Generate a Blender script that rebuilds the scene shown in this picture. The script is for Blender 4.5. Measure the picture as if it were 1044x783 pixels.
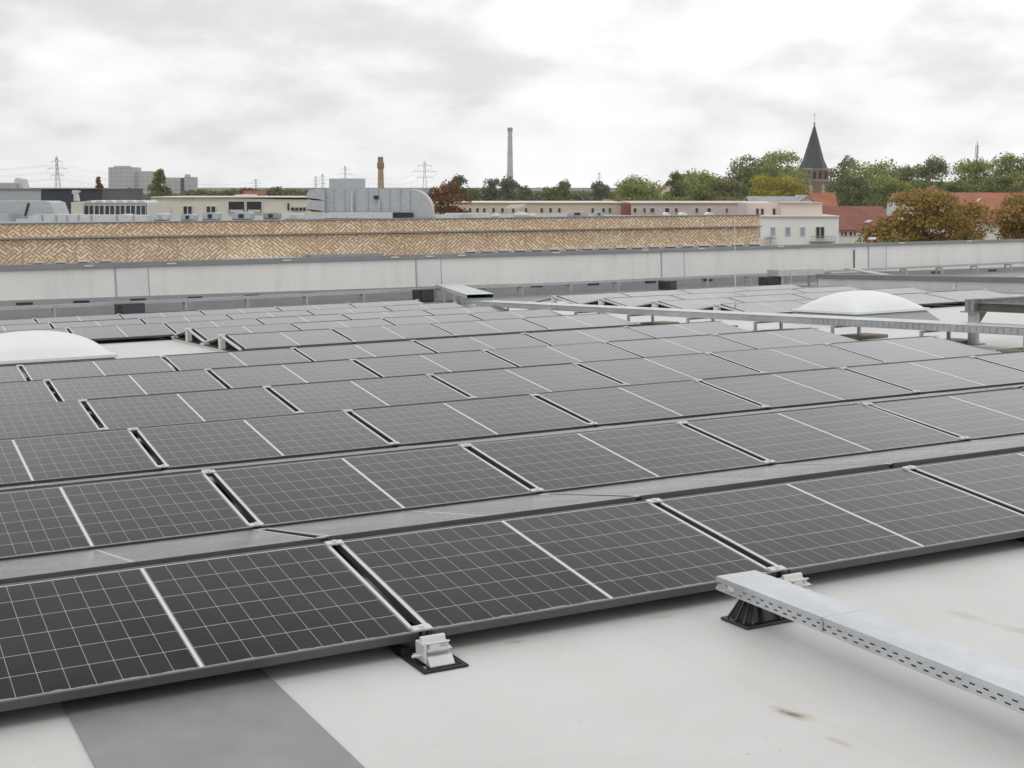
import bpy, bmesh, math, random
import numpy as np
from mathutils import Matrix, Vector, Quaternion
R_ = math.radians
rng = np.random.default_rng(7)
random.seed(7)
for o in list(bpy.data.objects): bpy.data.objects.remove(o)
SC = bpy.context.scene
COL = SC.collection

# ------------------------------------------------------------------ camera
F = 1371.29                      # focal length in photo pixels (photo 1044 wide)
HV = 190.0                       # photo row of the true horizon
CAMZ = 14.0                      # eye height above the street
PW = math.atan((391.5 - HV) / F)

def cam_axes(yaw, pit, rol):
    f = Vector((math.sin(yaw) * math.cos(pit), math.cos(yaw) * math.cos(pit), -math.sin(pit)))
    r = Vector((math.cos(yaw), -math.sin(yaw), 0)); u = r.cross(f)
    c, s = math.cos(rol), math.sin(rol)
    return c * r + s * u, -s * r + c * u, f

def cam_matrix(axes, pos):
    r, u, f = axes
    return Matrix(((r.x, u.x, -f.x, pos[0]), (r.y, u.y, -f.y, pos[1]), (r.z, u.z, -f.z, pos[2]), (0, 0, 0, 1)))

M_ROOF = cam_matrix(cam_axes(.46401, .10693, -.02818), (-2.01493, -4.87702, 1.65643))   # camera seen from the sloping roof
W_AX = cam_axes(0, PW, 0)
M_WORLD = cam_matrix(W_AX, (0, 0, CAMZ))
T = M_WORLD @ M_ROOF.inverted()          # roof frame (drained, gently sloping deck) -> plumb world

cd = bpy.data.cameras.new('camera'); cam = bpy.data.objects.new('camera', cd); COL.objects.link(cam)
cam.matrix_world = M_WORLD
cd.sensor_width = 36; cd.lens = 36 * F / 1044; cd.clip_start = .05; cd.clip_end = 20000
SC.camera = cam

# ------------------------------------------------------------------ sky, sun, exposure
SKY_LIFT, SKY_GAIN = .16, 1.27
SUN_EL, SUN_AZ = R_(52), R_(215)         # azimuth clockwise from +Y: high, behind the left shoulder
wd = bpy.data.worlds.new('World'); SC.world = wd; wd.use_nodes = True
nt = wd.node_tree; nt.nodes.clear()
def N(nt, t, **k):
    n = nt.nodes.new(t)
    for a, b in k.items(): setattr(n, a, b)
    return n
out = N(nt, 'ShaderNodeOutputWorld'); bg = N(nt, 'ShaderNodeBackground'); bg.inputs['Strength'].default_value = .1
sky = N(nt, 'ShaderNodeTexSky', sky_type='NISHITA'); sky.sun_disc = False
sky.sun_elevation = SUN_EL; sky.sun_rotation = SUN_AZ
tc = N(nt, 'ShaderNodeTexCoord')
sx = N(nt, 'ShaderNodeSeparateXYZ'); nt.links.new(tc.outputs['Generated'], sx.inputs[0])
def wm(op, a, b):
    n = N(nt, 'ShaderNodeMath', operation=op)
    for i, v in enumerate((a, b)):
        if isinstance(v, (int, float)): n.inputs[i].default_value = v
        else: nt.links.new(v, n.inputs[i])
    return n.outputs[0]
def wnoise(scale, stretch, loc, detail, rough, dist):
    mp = N(nt, 'ShaderNodeMapping'); mp.inputs['Scale'].default_value = stretch; mp.inputs['Location'].default_value = loc
    n = N(nt, 'ShaderNodeTexNoise'); n.inputs['Scale'].default_value = scale; n.inputs['Detail'].default_value = detail; n.inputs['Roughness'].default_value = rough; n.inputs['Distortion'].default_value = dist
    nt.links.new(tc.outputs['Generated'], mp.inputs['Vector']); nt.links.new(mp.outputs[0], n.inputs['Vector']); return n.outputs['Fac']
big = wnoise(2.0, (1.6, 1.6, 5.2), (3.1, .4, 1.3), 3, .5, .2)          # broad banks of cloud
puff = wnoise(7.0, (1.5, 1.5, 3.6), (.7, 2.4, .2), 7, .53, .1)         # billows within them
mixn = wm('ADD', wm('MULTIPLY', big, .47), wm('MULTIPLY', puff, .53))
r1 = N(nt, 'ShaderNodeValToRGB'); nt.links.new(mixn, r1.inputs['Fac'])
cr = r1.color_ramp
cr.elements[0].position = .39; cr.elements[0].color = (.645, .65, .655, 1)
cr.elements[1].position = .66; cr.elements[1].color = (.97, .97, .962, 1)
for pos, k in ((.45, .715), (.495, .80), (.55, .87)): e = cr.elements.new(pos); e.color = (k, k * 1.002, k * 1.004, 1)
# the cloud cover is thinner, so brighter, towards the right of the view
lift = wm('ADD', 1.0, wm('MULTIPLY', sx.outputs['X'], SKY_LIFT))
sc = N(nt, 'ShaderNodeVectorMath', operation='SCALE'); nt.links.new(wm('MULTIPLY', lift, 10.0 * SKY_GAIN), sc.inputs['Scale'])
mx = N(nt, 'ShaderNodeMix', data_type='RGBA'); mx.inputs['Factor'].default_value = .95
nt.links.new(r1.outputs['Color'], sc.inputs[0])
nt.links.new(sky.outputs[0], mx.inputs['A']); nt.links.new(sc.outputs[0], mx.inputs['B'])
nt.links.new(mx.outputs['Result'], bg.inputs['Color']); nt.links.new(bg.outputs[0], out.inputs['Surface'])

sl = bpy.data.lights.new('sun', 'SUN'); sl.energy = .6; sl.angle = R_(25); sl.color = (1, .97, .92)
so = bpy.data.objects.new('sun', sl); COL.objects.link(so)
sd = Vector((math.sin(SUN_AZ) * math.cos(SUN_EL), math.cos(SUN_AZ) * math.cos(SUN_EL), math.sin(SUN_EL)))
so.rotation_euler = sd.to_track_quat('Z', 'Y').to_euler(); so.location = (0, 0, 60)
SC.view_settings.view_transform = 'Standard'; SC.view_settings.look = 'None'
SC.view_settings.exposure = 0.0; SC.view_settings.gamma = 1; SC.view_settings.use_curve_mapping = False
SC.render.engine = 'CYCLES'

# ------------------------------------------------------------------ helpers
def at(u, v, Y):
    """point where the line of sight through photo pixel (u, v) meets the plumb plane at distance Y"""
    r, up, f = W_AX
    d = ((u - 522) / F) * r - ((v - 391.5) / F) * up + f
    t = Y / d.y
    return Vector((0, 0, CAMZ)) + t * d

def tag(o, label=None, cat=None, group=None, kind=None):
    if label: o['label'] = label
    if cat: o['category'] = cat
    if group: o['group'] = group
    if kind: o['kind'] = kind
    return o

class MB:
    def __init__(s): s.v = []; s.f = []
    def poly(s, vs, fs):
        b = len(s.v); s.v += [tuple(p) for p in vs]; s.f += [tuple(i + b for i in f) for f in fs]; return s
    def box(s, x0, x1, y0, y1, z0, z1, m=None):
        vs = [Vector((x, y, z)) for z in (z0, z1) for y in (y0, y1) for x in (x0, x1)]
        if m is not None: vs = [m @ p for p in vs]
        return s.poly(vs, [(0, 2, 3, 1), (4, 5, 7, 6), (0, 1, 5, 4), (2, 6, 7, 3), (0, 4, 6, 2), (1, 3, 7, 5)])
    def prism(s, pts, d):
        """closed outline (list of 3-D points) swept by the vector d"""
        n = len(pts); d = Vector(d); a = [Vector(p) for p in pts]
        return s.poly(a + [p + d for p in a], [tuple(range(n))[::-1], tuple(range(n, 2 * n))] + [(i, (i + 1) % n, n + (i + 1) % n, n + i) for i in range(n)])
    def tube(s, p, q, r0, r1=None, n=8):
        p, q = Vector(p), Vector(q); r1 = r0 if r1 is None else r1
        w = (q - p).normalized(); a = w.orthogonal().normalized(); b = w.cross(a)
        ring = lambda c, r: [c + r * (math.cos(2 * math.pi * i / n) * a + math.sin(2 * math.pi * i / n) * b) for i in range(n)]
        return s.poly(ring(p, r0) + ring(q, r1), [(i, (i + 1) % n, n + (i + 1) % n, n + i) for i in range(n)] + [tuple(range(n))[::-1], tuple(range(n, 2 * n))])
    def bar(s, p, q, w, h):
        """rectangular bar from p to q, w across, h high"""
        p, q = Vector(p), Vector(q); d = (q - p).normalized(); a = d.cross(Vector((0, 0, 1)))
        a = a.normalized() if a.length > 1e-4 else Vector((1, 0, 0)); b = a.cross(d)
        vs = [c + i * a * w / 2 + j * b * h / 2 for c in (p, q) for i, j in ((-1, -1), (1, -1), (1, 1), (-1, 1))]
        return s.poly(vs, [(3, 2, 1, 0), (4, 5, 6, 7), (0, 1, 5, 4), (1, 2, 6, 5), (2, 3, 7, 6), (3, 0, 4, 7)])
    def build(s, name, m, parent=None, smooth=False, bevel=0, fix=True):
        me = bpy.data.meshes.new(name); me.from_pydata(s.v, [], s.f)
        if fix:
            bm = bmesh.new(); bm.from_mesh(me); bmesh.ops.recalc_face_normals(bm, faces=bm.faces); bm.to_mesh(me); bm.free()
        me.materials.append(m)
        if smooth: me.polygons.foreach_set('use_smooth', [True] * len(me.polygons))
        o = bpy.data.objects.new(name, me); COL.objects.link(o)
        if bevel:
            b = o.modifiers.new('bevel', 'BEVEL'); b.width = bevel; b.segments = 2; b.limit_method = 'ANGLE'
        if parent: o.parent = parent
        return o

def empty(name, M):
    o = bpy.data.objects.new(name, None); COL.objects.link(o); o.empty_display_size = .2; o.matrix_world = M; return o
def roof_at(x, y, z=0, rz=0, rx=0):
    return T @ Matrix.Translation((x, y, z)) @ Matrix.Rotation(rz, 4, 'Z') @ Matrix.Rotation(rx, 4, 'X')
def on_roof(o): o.matrix_world = T; return o
def copy_tree(o, parent=None):
    c = o.copy(); COL.objects.link(c); c.parent = parent
    for ch in [k for k in o.children]: copy_tree(ch, c)
    return c

# ------------------------------------------------------------------ materials
def base(name, rough=.7, metal=0.0):
    m = bpy.data.materials.new(name); m.use_nodes = True; nt = m.node_tree
    b = nt.nodes['Principled BSDF']; b.inputs['Roughness'].default_value = rough; b.inputs['Metallic'].default_value = metal
    return m, nt, b
def noise(nt, scale, detail=5, rough=.6, vec=None, stretch=None, obj=True):
    n = N(nt, 'ShaderNodeTexNoise'); n.inputs['Scale'].default_value = scale; n.inputs['Detail'].default_value = detail; n.inputs['Roughness'].default_value = rough
    if vec is None:
        t = N(nt, 'ShaderNodeTexCoord'); vec = t.outputs['Object']
    if stretch:
        q = N(nt, 'ShaderNodeMapping'); q.inputs['Scale'].default_value = stretch; nt.links.new(vec, q.inputs['Vector']); vec = q.outputs[0]
    nt.links.new(vec, n.inputs['Vector']); return n.outputs['Fac']
def ramp(nt, fac, stops):
    r = N(nt, 'ShaderNodeValToRGB'); c = r.color_ramp
    c.elements[0].position, c.elements[0].color = stops[0][0], (*stops[0][1], 1)
    c.elements[1].position, c.elements[1].color = stops[-1][0], (*stops[-1][1], 1)
    for p, k in stops[1:-1]: e = c.elements.new(p); e.color = (*k, 1)
    nt.links.new(fac, r.inputs['Fac']); return r.outputs['Color']
def mixc(nt, fac, a, b, mode='MIX'):
    m = N(nt, 'ShaderNodeMix', data_type='RGBA'); m.blend_type = mode
    for key, val in (('Factor', fac), ('A', a), ('B', b)):
        s = m.inputs[key]
        if isinstance(val, (int, float)): s.default_value = val
        elif isinstance(val, tuple): s.default_value = (*val, 1)
        else: nt.links.new(val, s)
    return m.outputs['Result']
def math_(nt, op, a, b=None, c=None):
    n = N(nt, 'ShaderNodeMath', operation=op)
    for i, v in enumerate((a, b, c)):
        if v is None: continue
        if isinstance(v, (int, float)): n.inputs[i].default_value = v
        else: nt.links.new(v, n.inputs[i])
    return n.outputs[0]
def plain(name, col, rough=.7, metal=0, var=.15, scale=3, bump=0, stretch=None):
    m, nt, b = base(name, rough, metal)
    f = noise(nt, scale, 6, .65, stretch=stretch)
    lo = tuple(c * (1 - var) for c in col); hi = tuple(min(1, c * (1 + var)) for c in col)
    nt.links.new(ramp(nt, f, [(.3, lo), (.7, hi)]), b.inputs['Base Color'])
    if bump:
        bp = N(nt, 'ShaderNodeBump'); bp.inputs['Strength'].default_value = bump; bp.inputs['Distance'].default_value = .02
        nt.links.new(f, bp.inputs['Height']); nt.links.new(bp.outputs[0], b.inputs['Normal'])
    return m

def make_membrane():
    m, nt, b = base('white_membrane', .55)
    t = N(nt, 'ShaderNodeTexCoord'); sp = N(nt, 'ShaderNodeSeparateXYZ'); nt.links.new(t.outputs['Object'], sp.inputs[0])
    f1 = noise(nt, .9, 6, .6, t.outputs['Object']); f2 = noise(nt, 7, 5, .6, t.outputs['Object']); f3 = noise(nt, 60, 2, .5, t.outputs['Object'])
    f4 = noise(nt, 1.0, 4, .6, t.outputs['Object'], stretch=(3.2, .45, 1))
    c = ramp(nt, f1, [(.3, (.53, .524, .508)), (.55, (.578, .574, .562)), (.75, (.61, .607, .598))])
    c = mixc(nt, math_(nt, 'MULTIPLY', ramp(nt, f2, [(.52, (0, 0, 0)), (.72, (1, 1, 1))]), .16), c, (.50, .45, .38))
    c = mixc(nt, math_(nt, 'MULTIPLY', ramp(nt, f4, [(.55, (0, 0, 0)), (.75, (1, 1, 1))]), .15), c, (.55, .52, .46))
    # welded seams between sheets: thin faint lines
    d = math_(nt, 'ABSOLUTE', math_(nt, 'SUBTRACT', math_(nt, 'FRACT', math_(nt, 'DIVIDE', math_(nt, 'ADD', sp.outputs['X'], 40.37), 1.5)), .5))
    c = mixc(nt, math_(nt, 'MULTIPLY', math_(nt, 'LESS_THAN', d, .003), .30), c, (.45, .44, .42))
    # rust puddle marks with a shape of their own
    for (x, y, rx, ry, a, core) in ((.83, -1.27, .045, .10, .75, 1), (.80, -1.56, .022, .085, .45, 0), (2.21, -.71, .06, .15, .35, 0), (2.24, -1.0, .05, .13, .4, 0), (.40, -.02, .05, .035, .55, 0), (1.1, -.03, .08, .03, .4, 0)):
        px = math_(nt, 'DIVIDE', math_(nt, 'SUBTRACT', sp.outputs['X'], x), rx); py = math_(nt, 'DIVIDE', math_(nt, 'SUBTRACT', sp.outputs['Y'], y), ry)
        px = math_(nt, 'ADD', px, math_(nt, 'MULTIPLY', py, .25))
        rr = math_(nt, 'ADD', math_(nt, 'SQRT', math_(nt, 'ADD', math_(nt, 'MULTIPLY', px, px), math_(nt, 'MULTIPLY', py, py))), math_(nt, 'MULTIPLY', math_(nt, 'SUBTRACT', f2, .5), 1.6))
        c = mixc(nt, math_(nt, 'MULTIPLY', ramp(nt, rr, [(.35, (1, 1, 1)), (1.05, (0, 0, 0))]), a), c, (.40, .31, .22))
        if core:
            c = mixc(nt, math_(nt, 'MULTIPLY', ramp(nt, rr, [(.2, (1, 1, 1)), (.6, (0, 0, 0))]), .9), c, (.13, .105, .085))
    # grit specks
    sp2 = ramp(nt, noise(nt, 38, 0, .5, t.outputs['Object']), [(.84, (0, 0, 0)), (.85, (1, 1, 1))])
    c = mixc(nt, math_(nt, 'MULTIPLY', sp2, .4), c, (.25, .23, .2))
    nt.links.new(c, b.inputs['Base Color'])
    bp = N(nt, 'ShaderNodeBump'); bp.inputs['Strength'].default_value = .12; bp.inputs['Distance'].default_value = .01
    nt.links.new(math_(nt, 'ADD', f2, math_(nt, 'MULTIPLY', f3, .3)), bp.inputs['Height']); nt.links.new(bp.outputs[0], b.inputs['Normal'])
    return m

HX = .847     # half of the glass length
FR_P, FR_C = 6.8, 1.8      # angular reflection of the panel glass
def make_cells(name='solar_cells', cap=.52, line=.85):
    m, nt, b = base(name, .16)
    b.inputs['Specular IOR Level'].default_value = 0
    t = N(nt, 'ShaderNodeTexCoord'); sp = N(nt, 'ShaderNodeSeparateXYZ'); nt.links.new(t.outputs['Object'], sp.inputs[0])
    ax = math_(nt, 'ABSOLUTE', sp.outputs['X'])
    cx = math_(nt, 'MULTIPLY', math_(nt, 'SUBTRACT', ax, .011), 9 / (HX - .016)); cy = math_(nt, 'MULTIPLY', math_(nt, 'SUBTRACT', sp.outputs['Y'], .022), 6 / 1.066)
    fx = math_(nt, 'ABSOLUTE', math_(nt, 'SUBTRACT', math_(nt, 'FRACT', math_(nt, 'ADD', cx, .5)), .5))
    fy = math_(nt, 'ABSOLUTE', math_(nt, 'SUBTRACT', math_(nt, 'FRACT', math_(nt, 'ADD', cy, .5)), .5))
    lx = math_(nt, 'LESS_THAN', fx, .0012 * 9 / HX); ly = math_(nt, 'LESS_THAN', fy, .0017 * 6 / 1.066)
    lines = math_(nt, 'MAXIMUM', math_(nt, 'MULTIPLY', lx, .72), ly)
    bar = math_(nt, 'LESS_THAN', ax, .0075)
    top = math_(nt, 'GREATER_THAN', sp.outputs['Y'], 1.090)
    # slight difference of tone from cell to cell
    cell = N(nt, 'ShaderNodeCombineXYZ'); nt.links.new(math_(nt, 'FLOOR', math_(nt, 'MULTIPLY', sp.outputs['X'], 9 / HX)), cell.inputs[0]); nt.links.new(math_(nt, 'FLOOR', cy), cell.inputs[1])
    oi = N(nt, 'ShaderNodeObjectInfo'); nt.links.new(math_(nt, 'MULTIPLY', oi.outputs['Random'], 50), cell.inputs[2])
    wn = N(nt, 'ShaderNodeTexWhiteNoise', noise_dimensions='3D'); nt.links.new(cell.outputs[0], wn.inputs['Vector'])
    c = ramp(nt, wn.outputs['Value'], [(0, (.006, .006, .009)), (1, (.012, .012, .016))])
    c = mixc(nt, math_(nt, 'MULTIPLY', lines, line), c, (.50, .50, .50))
    c = mixc(nt, bar, c, (.60, .60, .59)); c = mixc(nt, top, c, (.50, .50, .49))
    # dust that gathers over the lower edge, and thin dust everywhere
    dn = noise(nt, 9, 5, .7, t.outputs['Object'])
    edge = math_(nt, 'LESS_THAN', sp.outputs['Y'], math_(nt, 'MULTIPLY', dn, .055))
    c = mixc(nt, math_(nt, 'MULTIPLY', edge, .62), c, (.34, .33, .31))
    d2 = noise(nt, 1.7, 6, .7, t.outputs['Object'])
    c = mixc(nt, math_(nt, 'MULTIPLY', ramp(nt, d2, [(.35, (0, 0, 0)), (.8, (1, 1, 1))]), math_(nt, 'MULTIPLY', oi.outputs['Random'], .05)), c, (.4, .39, .37))
    nt.links.new(c, b.inputs['Base Color'])
    # anti-reflective solar glass: almost no reflection square on, strong towards grazing
    lw = N(nt, 'ShaderNodeLayerWeight'); lw.inputs['Blend'].default_value = .5
    fr = math_(nt, 'MINIMUM', math_(nt, 'MULTIPLY', math_(nt, 'POWER', lw.outputs['Facing'], FR_P), FR_C), cap)
    gl = N(nt, 'ShaderNodeBsdfGlossy'); gl.inputs['Color'].default_value = (1, 1, 1, 1)
    nt.links.new(ramp(nt, d2, [(.3, (.15,) * 3), (.75, (.24,) * 3)]), gl.inputs['Roughness'])
    ms = N(nt, 'ShaderNodeMixShader'); nt.links.new(fr, ms.inputs[0]); nt.links.new(b.outputs[0], ms.inputs[1]); nt.links.new(gl.outputs[0], ms.inputs[2])
    nt.links.new(ms.outputs[0], nt.nodes['Material Output'].inputs['Surface'])
    return m

def make_galv(name, col=(.56, .58, .60), rough=.42, metal=.55):
    m, nt, b = base(name, rough, metal)
    v = N(nt, 'ShaderNodeTexVoronoi'); v.inputs['Scale'].default_value = 28; t = N(nt, 'ShaderNodeTexCoord'); nt.links.new(t.outputs['Object'], v.inputs['Vector'])
    f = noise(nt, 2.2, 6, .65, t.outputs['Object'], stretch=(3, 1, 3))
    c = ramp(nt, f, [(.3, tuple(k * .82 for k in col)), (.7, tuple(min(1, k * 1.13) for k in col))])
    g = N(nt, 'ShaderNodeSeparateColor'); nt.links.new(v.outputs['Color'], g.inputs[0])
    c = mixc(nt, math_(nt, 'MULTIPLY', g.outputs[0], .10), c, (.8, .82, .85))
    nt.links.new(c, b.inputs['Base Color']); nt.links.new(ramp(nt, f, [(.3, (rough - .08,) * 3), (.7, (rough + .12,) * 3)]), b.inputs['Roughness'])
    return m

def make_leaf(name, stops, rough=.6):
    m, nt, b = base(name, rough)
    g = N(nt, 'ShaderNodeNewGeometry'); f = noise(nt, .35, 3, .6)
    mixv = math_(nt, 'ADD', math_(nt, 'MULTIPLY', g.outputs['Random Per Island'], .55), math_(nt, 'MULTIPLY', f, .45))
    nt.links.new(ramp(nt, mixv, stops), b.inputs['Base Color'])
    b.inputs['Specular IOR Level'].default_value = .25
    tr = N(nt, 'ShaderNodeBsdfTranslucent'); nt.links.new(ramp(nt, mixv, stops), tr.inputs['Color'])
    mm = N(nt, 'ShaderNodeMixShader'); mm.inputs[0].default_value = .38
    nt.links.new(b.outputs[0], mm.inputs[1]); nt.links.new(tr.outputs[0], mm.inputs[2]); nt.links.new(mm.outputs[0], nt.nodes['Material Output'].inputs['Surface'])
    return m

def make_herringbone():
    m, nt, b = base('herringbone_brick', .85)
    t = N(nt, 'ShaderNodeTexCoord'); sp = N(nt, 'ShaderNodeSeparateXYZ'); nt.links.new(t.outputs['Object'], sp.inputs[0])
    X, Z = sp.outputs['X'], sp.outputs['Z']
    cols = []
    for sgn in (1, -1):
        a = math_(nt, 'MULTIPLY', math_(nt, 'ADD', X, math_(nt, 'MULTIPLY', Z, 1.25 * sgn)), .7071)
        c = math_(nt, 'MULTIPLY', math_(nt, 'SUBTRACT', math_(nt, 'MULTIPLY', Z, 1.25), math_(nt, 'MULTIPLY', X, sgn)), .7071)
        cv = N(nt, 'ShaderNodeCombineXYZ'); nt.links.new(a, cv.inputs[0]); nt.links.new(c, cv.inputs[1])
        br = N(nt, 'ShaderNodeTexBrick'); br.inputs['Scale'].default_value = 1.0
        br.inputs['Brick Width'].default_value = .56; br.inputs['Row Height'].default_value = .19; br.inputs['Mortar Size'].default_value = .032; br.inputs['Mortar Smooth'].default_value = .3
        br.inputs['Color1'].default_value = (.66, .46, .30, 1); br.inputs['Color2'].default_value = (.96, .81, .61, 1); br.inputs['Mortar'].default_value = (.26, .15, .09, 1)  # dark mortar colour also holds the shadows between the relief bricks
        nt.links.new(cv.outputs[0], br.inputs['Vector']); cols.append(br.outputs['Color'])
    # the two slopes interlock in an irregular weave
    cell = N(nt, 'ShaderNodeTexVoronoi'); cell.inputs['Scale'].default_value = 2.3; nt.links.new(t.outputs['Object'], cell.inputs['Vector'])
    g = N(nt, 'ShaderNodeSeparateColor'); nt.links.new(cell.outputs['Color'], g.inputs[0])
    c = mixc(nt, math_(nt, 'GREATER_THAN', g.outputs[0], .5), cols[0], cols[1])
    f = noise(nt, .5, 5, .6, t.outputs['Object'])
    c = mixc(nt, .25, c, ramp(nt, f, [(.3, (.52, .36, .25)), (.7, (.80, .64, .47))]))
    # panel joints every few metres
    j = math_(nt, 'LESS_THAN', math_(nt, 'FRACT', math_(nt, 'DIVIDE', math_(nt, 'ADD', X, 200), 2.6)), .03)
    c = mixc(nt, math_(nt, 'MULTIPLY', j, .45), c, (.36, .24, .15))
    nt.links.new(c, b.inputs['Base Color']); return m

def make_tiles(name, col):
    m, nt, b = base(name, .8)
    t = N(nt, 'ShaderNodeTexCoord'); sp = N(nt, 'ShaderNodeSeparateXYZ'); nt.links.new(t.outputs['Object'], sp.inputs[0])
    f = noise(nt, .6, 6, .7, t.outputs['Object'])
    fr = math_(nt, 'FRACT', math_(nt, 'MULTIPLY', sp.outputs['Z'], 3.2))
    c = ramp(nt, f, [(.3, tuple(k * .75 for k in col)), (.7, tuple(k * 1.2 for k in col))])
    c = mixc(nt, math_(nt, 'MULTIPLY', math_(nt, 'LESS_THAN', fr, .2), .35), c, tuple(k * .5 for k in col))
    nt.links.new(c, b.inputs['Base Color']); return m

def make_concrete():
    m, nt, b = base('parapet_concrete', .85)
    t = N(nt, 'ShaderNodeTexCoord')
    f = noise(nt, .5, 6, .6, t.outputs['Object']); f2 = noise(nt, 1.0, 5, .65, t.outputs['Object'], stretch=(2.2, 1, .35)); f3 = noise(nt, 14, 4, .6, t.outputs['Object'])
    c = ramp(nt, f, [(.3, (.71, .695, .66)), (.7, (.79, .78, .75))])
    c = mixc(nt, math_(nt, 'MULTIPLY', ramp(nt, f2, [(.5, (0, 0, 0)), (.78, (1, 1, 1))]), .4), c, (.42, .40, .35))
    c = mixc(nt, .12, c, ramp(nt, f3, [(.3, (.35, .33, .3)), (.7, (.8, .78, .74))]))
    nt.links.new(c, b.inputs['Base Color']); return m

MEM = make_membrane(); CELL = make_cells(); CELLB = make_cells('grazing_solar_cells', .66, .35); GALV = make_galv('galvanised_steel'); CONC = make_concrete(); HERR = make_herringbone()  # CELLB: cell lines faded in the colour, as if hidden by grazing reflection
GREYMEM = plain('grey_membrane', (.225, .231, .238), .5, var=.13, scale=3.0, bump=.05)
ANOD = plain('black_anodised', (.062, .063, .066), .38, var=.2)
SILV = plain('silver_edge', (.56, .56, .55), .45, var=.06)
ALU = plain('mill_aluminium', (.58, .58, .57), .42, .25, var=.08, scale=20)
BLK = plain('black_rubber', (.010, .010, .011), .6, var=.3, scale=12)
BLKP = plain('black_plastic', (.022, .022, .024), .42, var=.25, scale=15)
TRAYM = make_galv('tray_steel', (.42, .43, .43), .5, .3)
CAPM = plain('dark_cap_sheet', (.22, .225, .235), .5, var=.12, scale=1.5)
PAVE = plain('stained_paver', (.19, .165, .13), .9, var=.35, scale=8)
DOMEM = plain('white_acrylic', (.69, .70, .71), .28, var=.02, scale=2)
POSTM = plain('pale_post', (.58, .57, .53), .55, var=.1, scale=10)
UPST = plain('upstand_membrane', (.29, .295, .30), .55, var=.12, scale=1.2, stretch=(1, 1, 3))

# ------------------------------------------------------------------ ground and roof deck
m_ground = plain('street_ground', (.10, .105, .075), .95, var=.4, scale=.03)
gm = MB().poly([(-9000, -3000, 0), (9000, -3000, 0), (9000, 14000, 0), (-9000, 14000, 0)], [(0, 1, 2, 3)])
tag(gm.build('ground', m_ground), kind='structure')
tag(on_roof(MB().box(-20, 52, -9, 30.98, -.45, 0).build('roof_deck', MEM)), kind='structure')
tag(on_roof(MB().box(-1.375, -.625, -8.9, 1.9, .004, .009).build('roof_walkway', GREYMEM)), kind='structure')
tag(on_roof(MB().box(-19.9, 51.9, 27.15, 30.9, .004, .008).build('roof_gutter', GREYMEM)), kind='structure')

# ------------------------------------------------------------------ solar panels
L = 1.78; P = 2.3727; TILT = .14393; WD = 1.1107; CT, ST = math.cos(TILT), math.sin(TILT); H0 = .1
def make_panel(flip=False):
    r = empty('solar_panel', Matrix()); ew = .865
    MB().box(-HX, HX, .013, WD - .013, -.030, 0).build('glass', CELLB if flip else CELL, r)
    fr = MB(); fr.box(-ew - .003, ew + .003, 0, .013, -.032, .0025); fr.box(-ew - .003, ew + .003, WD - .013, WD, -.032, .0025)
    for s in (-1, 1): xs = sorted((s * (HX + .0005), s * ew)); fr.box(xs[0], xs[1], .0135, WD - .0135, -.0355, -.003)
    fr.build('frame', ANOD, r)
    for s in (-1, 1):
        if flip: xs = sorted((s * (HX + .0005), s * (HX + .012)))
        else: xs = sorted((s * (HX + .0005), s * (ew - .0005)))
        MB().box(xs[0], xs[1], .0135, WD - .0135, -.0025, .002).build('edge_strip', SILV, r)
    for y in (.028, WD - .035):
        if flip: MB().box(.866, .914, y - .014, y + .014, -.004, .003).build('clamp', ALU, r); continue
        a = MB(); a.box(.849, .931, y - .022, y + .022, .0028, .011); a.tube((.89, y, .0105), (.89, y, .019), .011, n=8); a.build('clamp', ALU, r)
    return r
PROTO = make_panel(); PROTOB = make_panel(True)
ORD = ['front', 'second', 'third', 'fourth', 'fifth', 'sixth', 'seventh', 'eighth', 'ninth', 'tenth', 'eleventh', 'twelfth']
ORN = ['leftmost', 'second from the left', 'third from the left', 'fourth from the left', 'fifth from the left', 'sixth from the left', 'seventh from the left', 'eighth from the left', 'ninth from the left', 'tenth from the left', 'eleventh from the left']
MWI = M_WORLD.inverted()
def pix(p):
    q = MWI @ (T @ Vector(p)); return 522 + F * q.x / -q.z, 391.5 - F * q.y / -q.z
used = set()
def put_panel(x, y, z, flip, label, group):
    src = PROTOB if flip else PROTO
    o = copy_tree(src) if flip in used else src; used.add(flip)
    o.matrix_world = roof_at(x, y, z, math.pi if flip else 0, TILT + R_(random.uniform(-.22, .22)))
    tag(o, label, 'solar panel', group)
def row(y0, js, where, ridge_gap=.12, x0=0.0, skip_b=()):
    """one pair of rows: facing panels rising to a ridge and the panels falling away behind it"""
    yb = y0 + 2 * WD * CT + ridge_gap
    vis = 0; visb = 0
    for j in js:
        xc = x0 + (j + .5) * L
        us = [pix((x0 + (j + a) * L, y0 + b * CT, H0 + b * ST)) for a in (.02, .98) for b in (0, WD)]
        on = max(u for u, v in us) > 3 and min(u for u, v in us) < 1041
        out_l = max(u for u, v in us) <= 3
        posn = ORN[vis] if on else ('just past the left edge' if out_l else 'just past the right edge')
        put_panel(xc, y0, H0, False, 'solar panel facing the viewer, %s in the %s' % (posn, where), 'panels tilted to the viewer')
        vis += on
        us = [pix((x0 + (j + a) * L, yb - b * CT, H0 + b * ST)) for a in (.02, .98) for b in (0, WD)]
        on = max(u for u, v in us) > 3 and min(u for u, v in us) < 1041
        out_l = max(u for u, v in us) <= 3
        posn = ORN[visb] if on else ('past the left edge' if out_l else 'past the right edge')
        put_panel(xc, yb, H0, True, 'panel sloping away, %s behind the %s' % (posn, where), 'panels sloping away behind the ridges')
        visb += on

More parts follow.
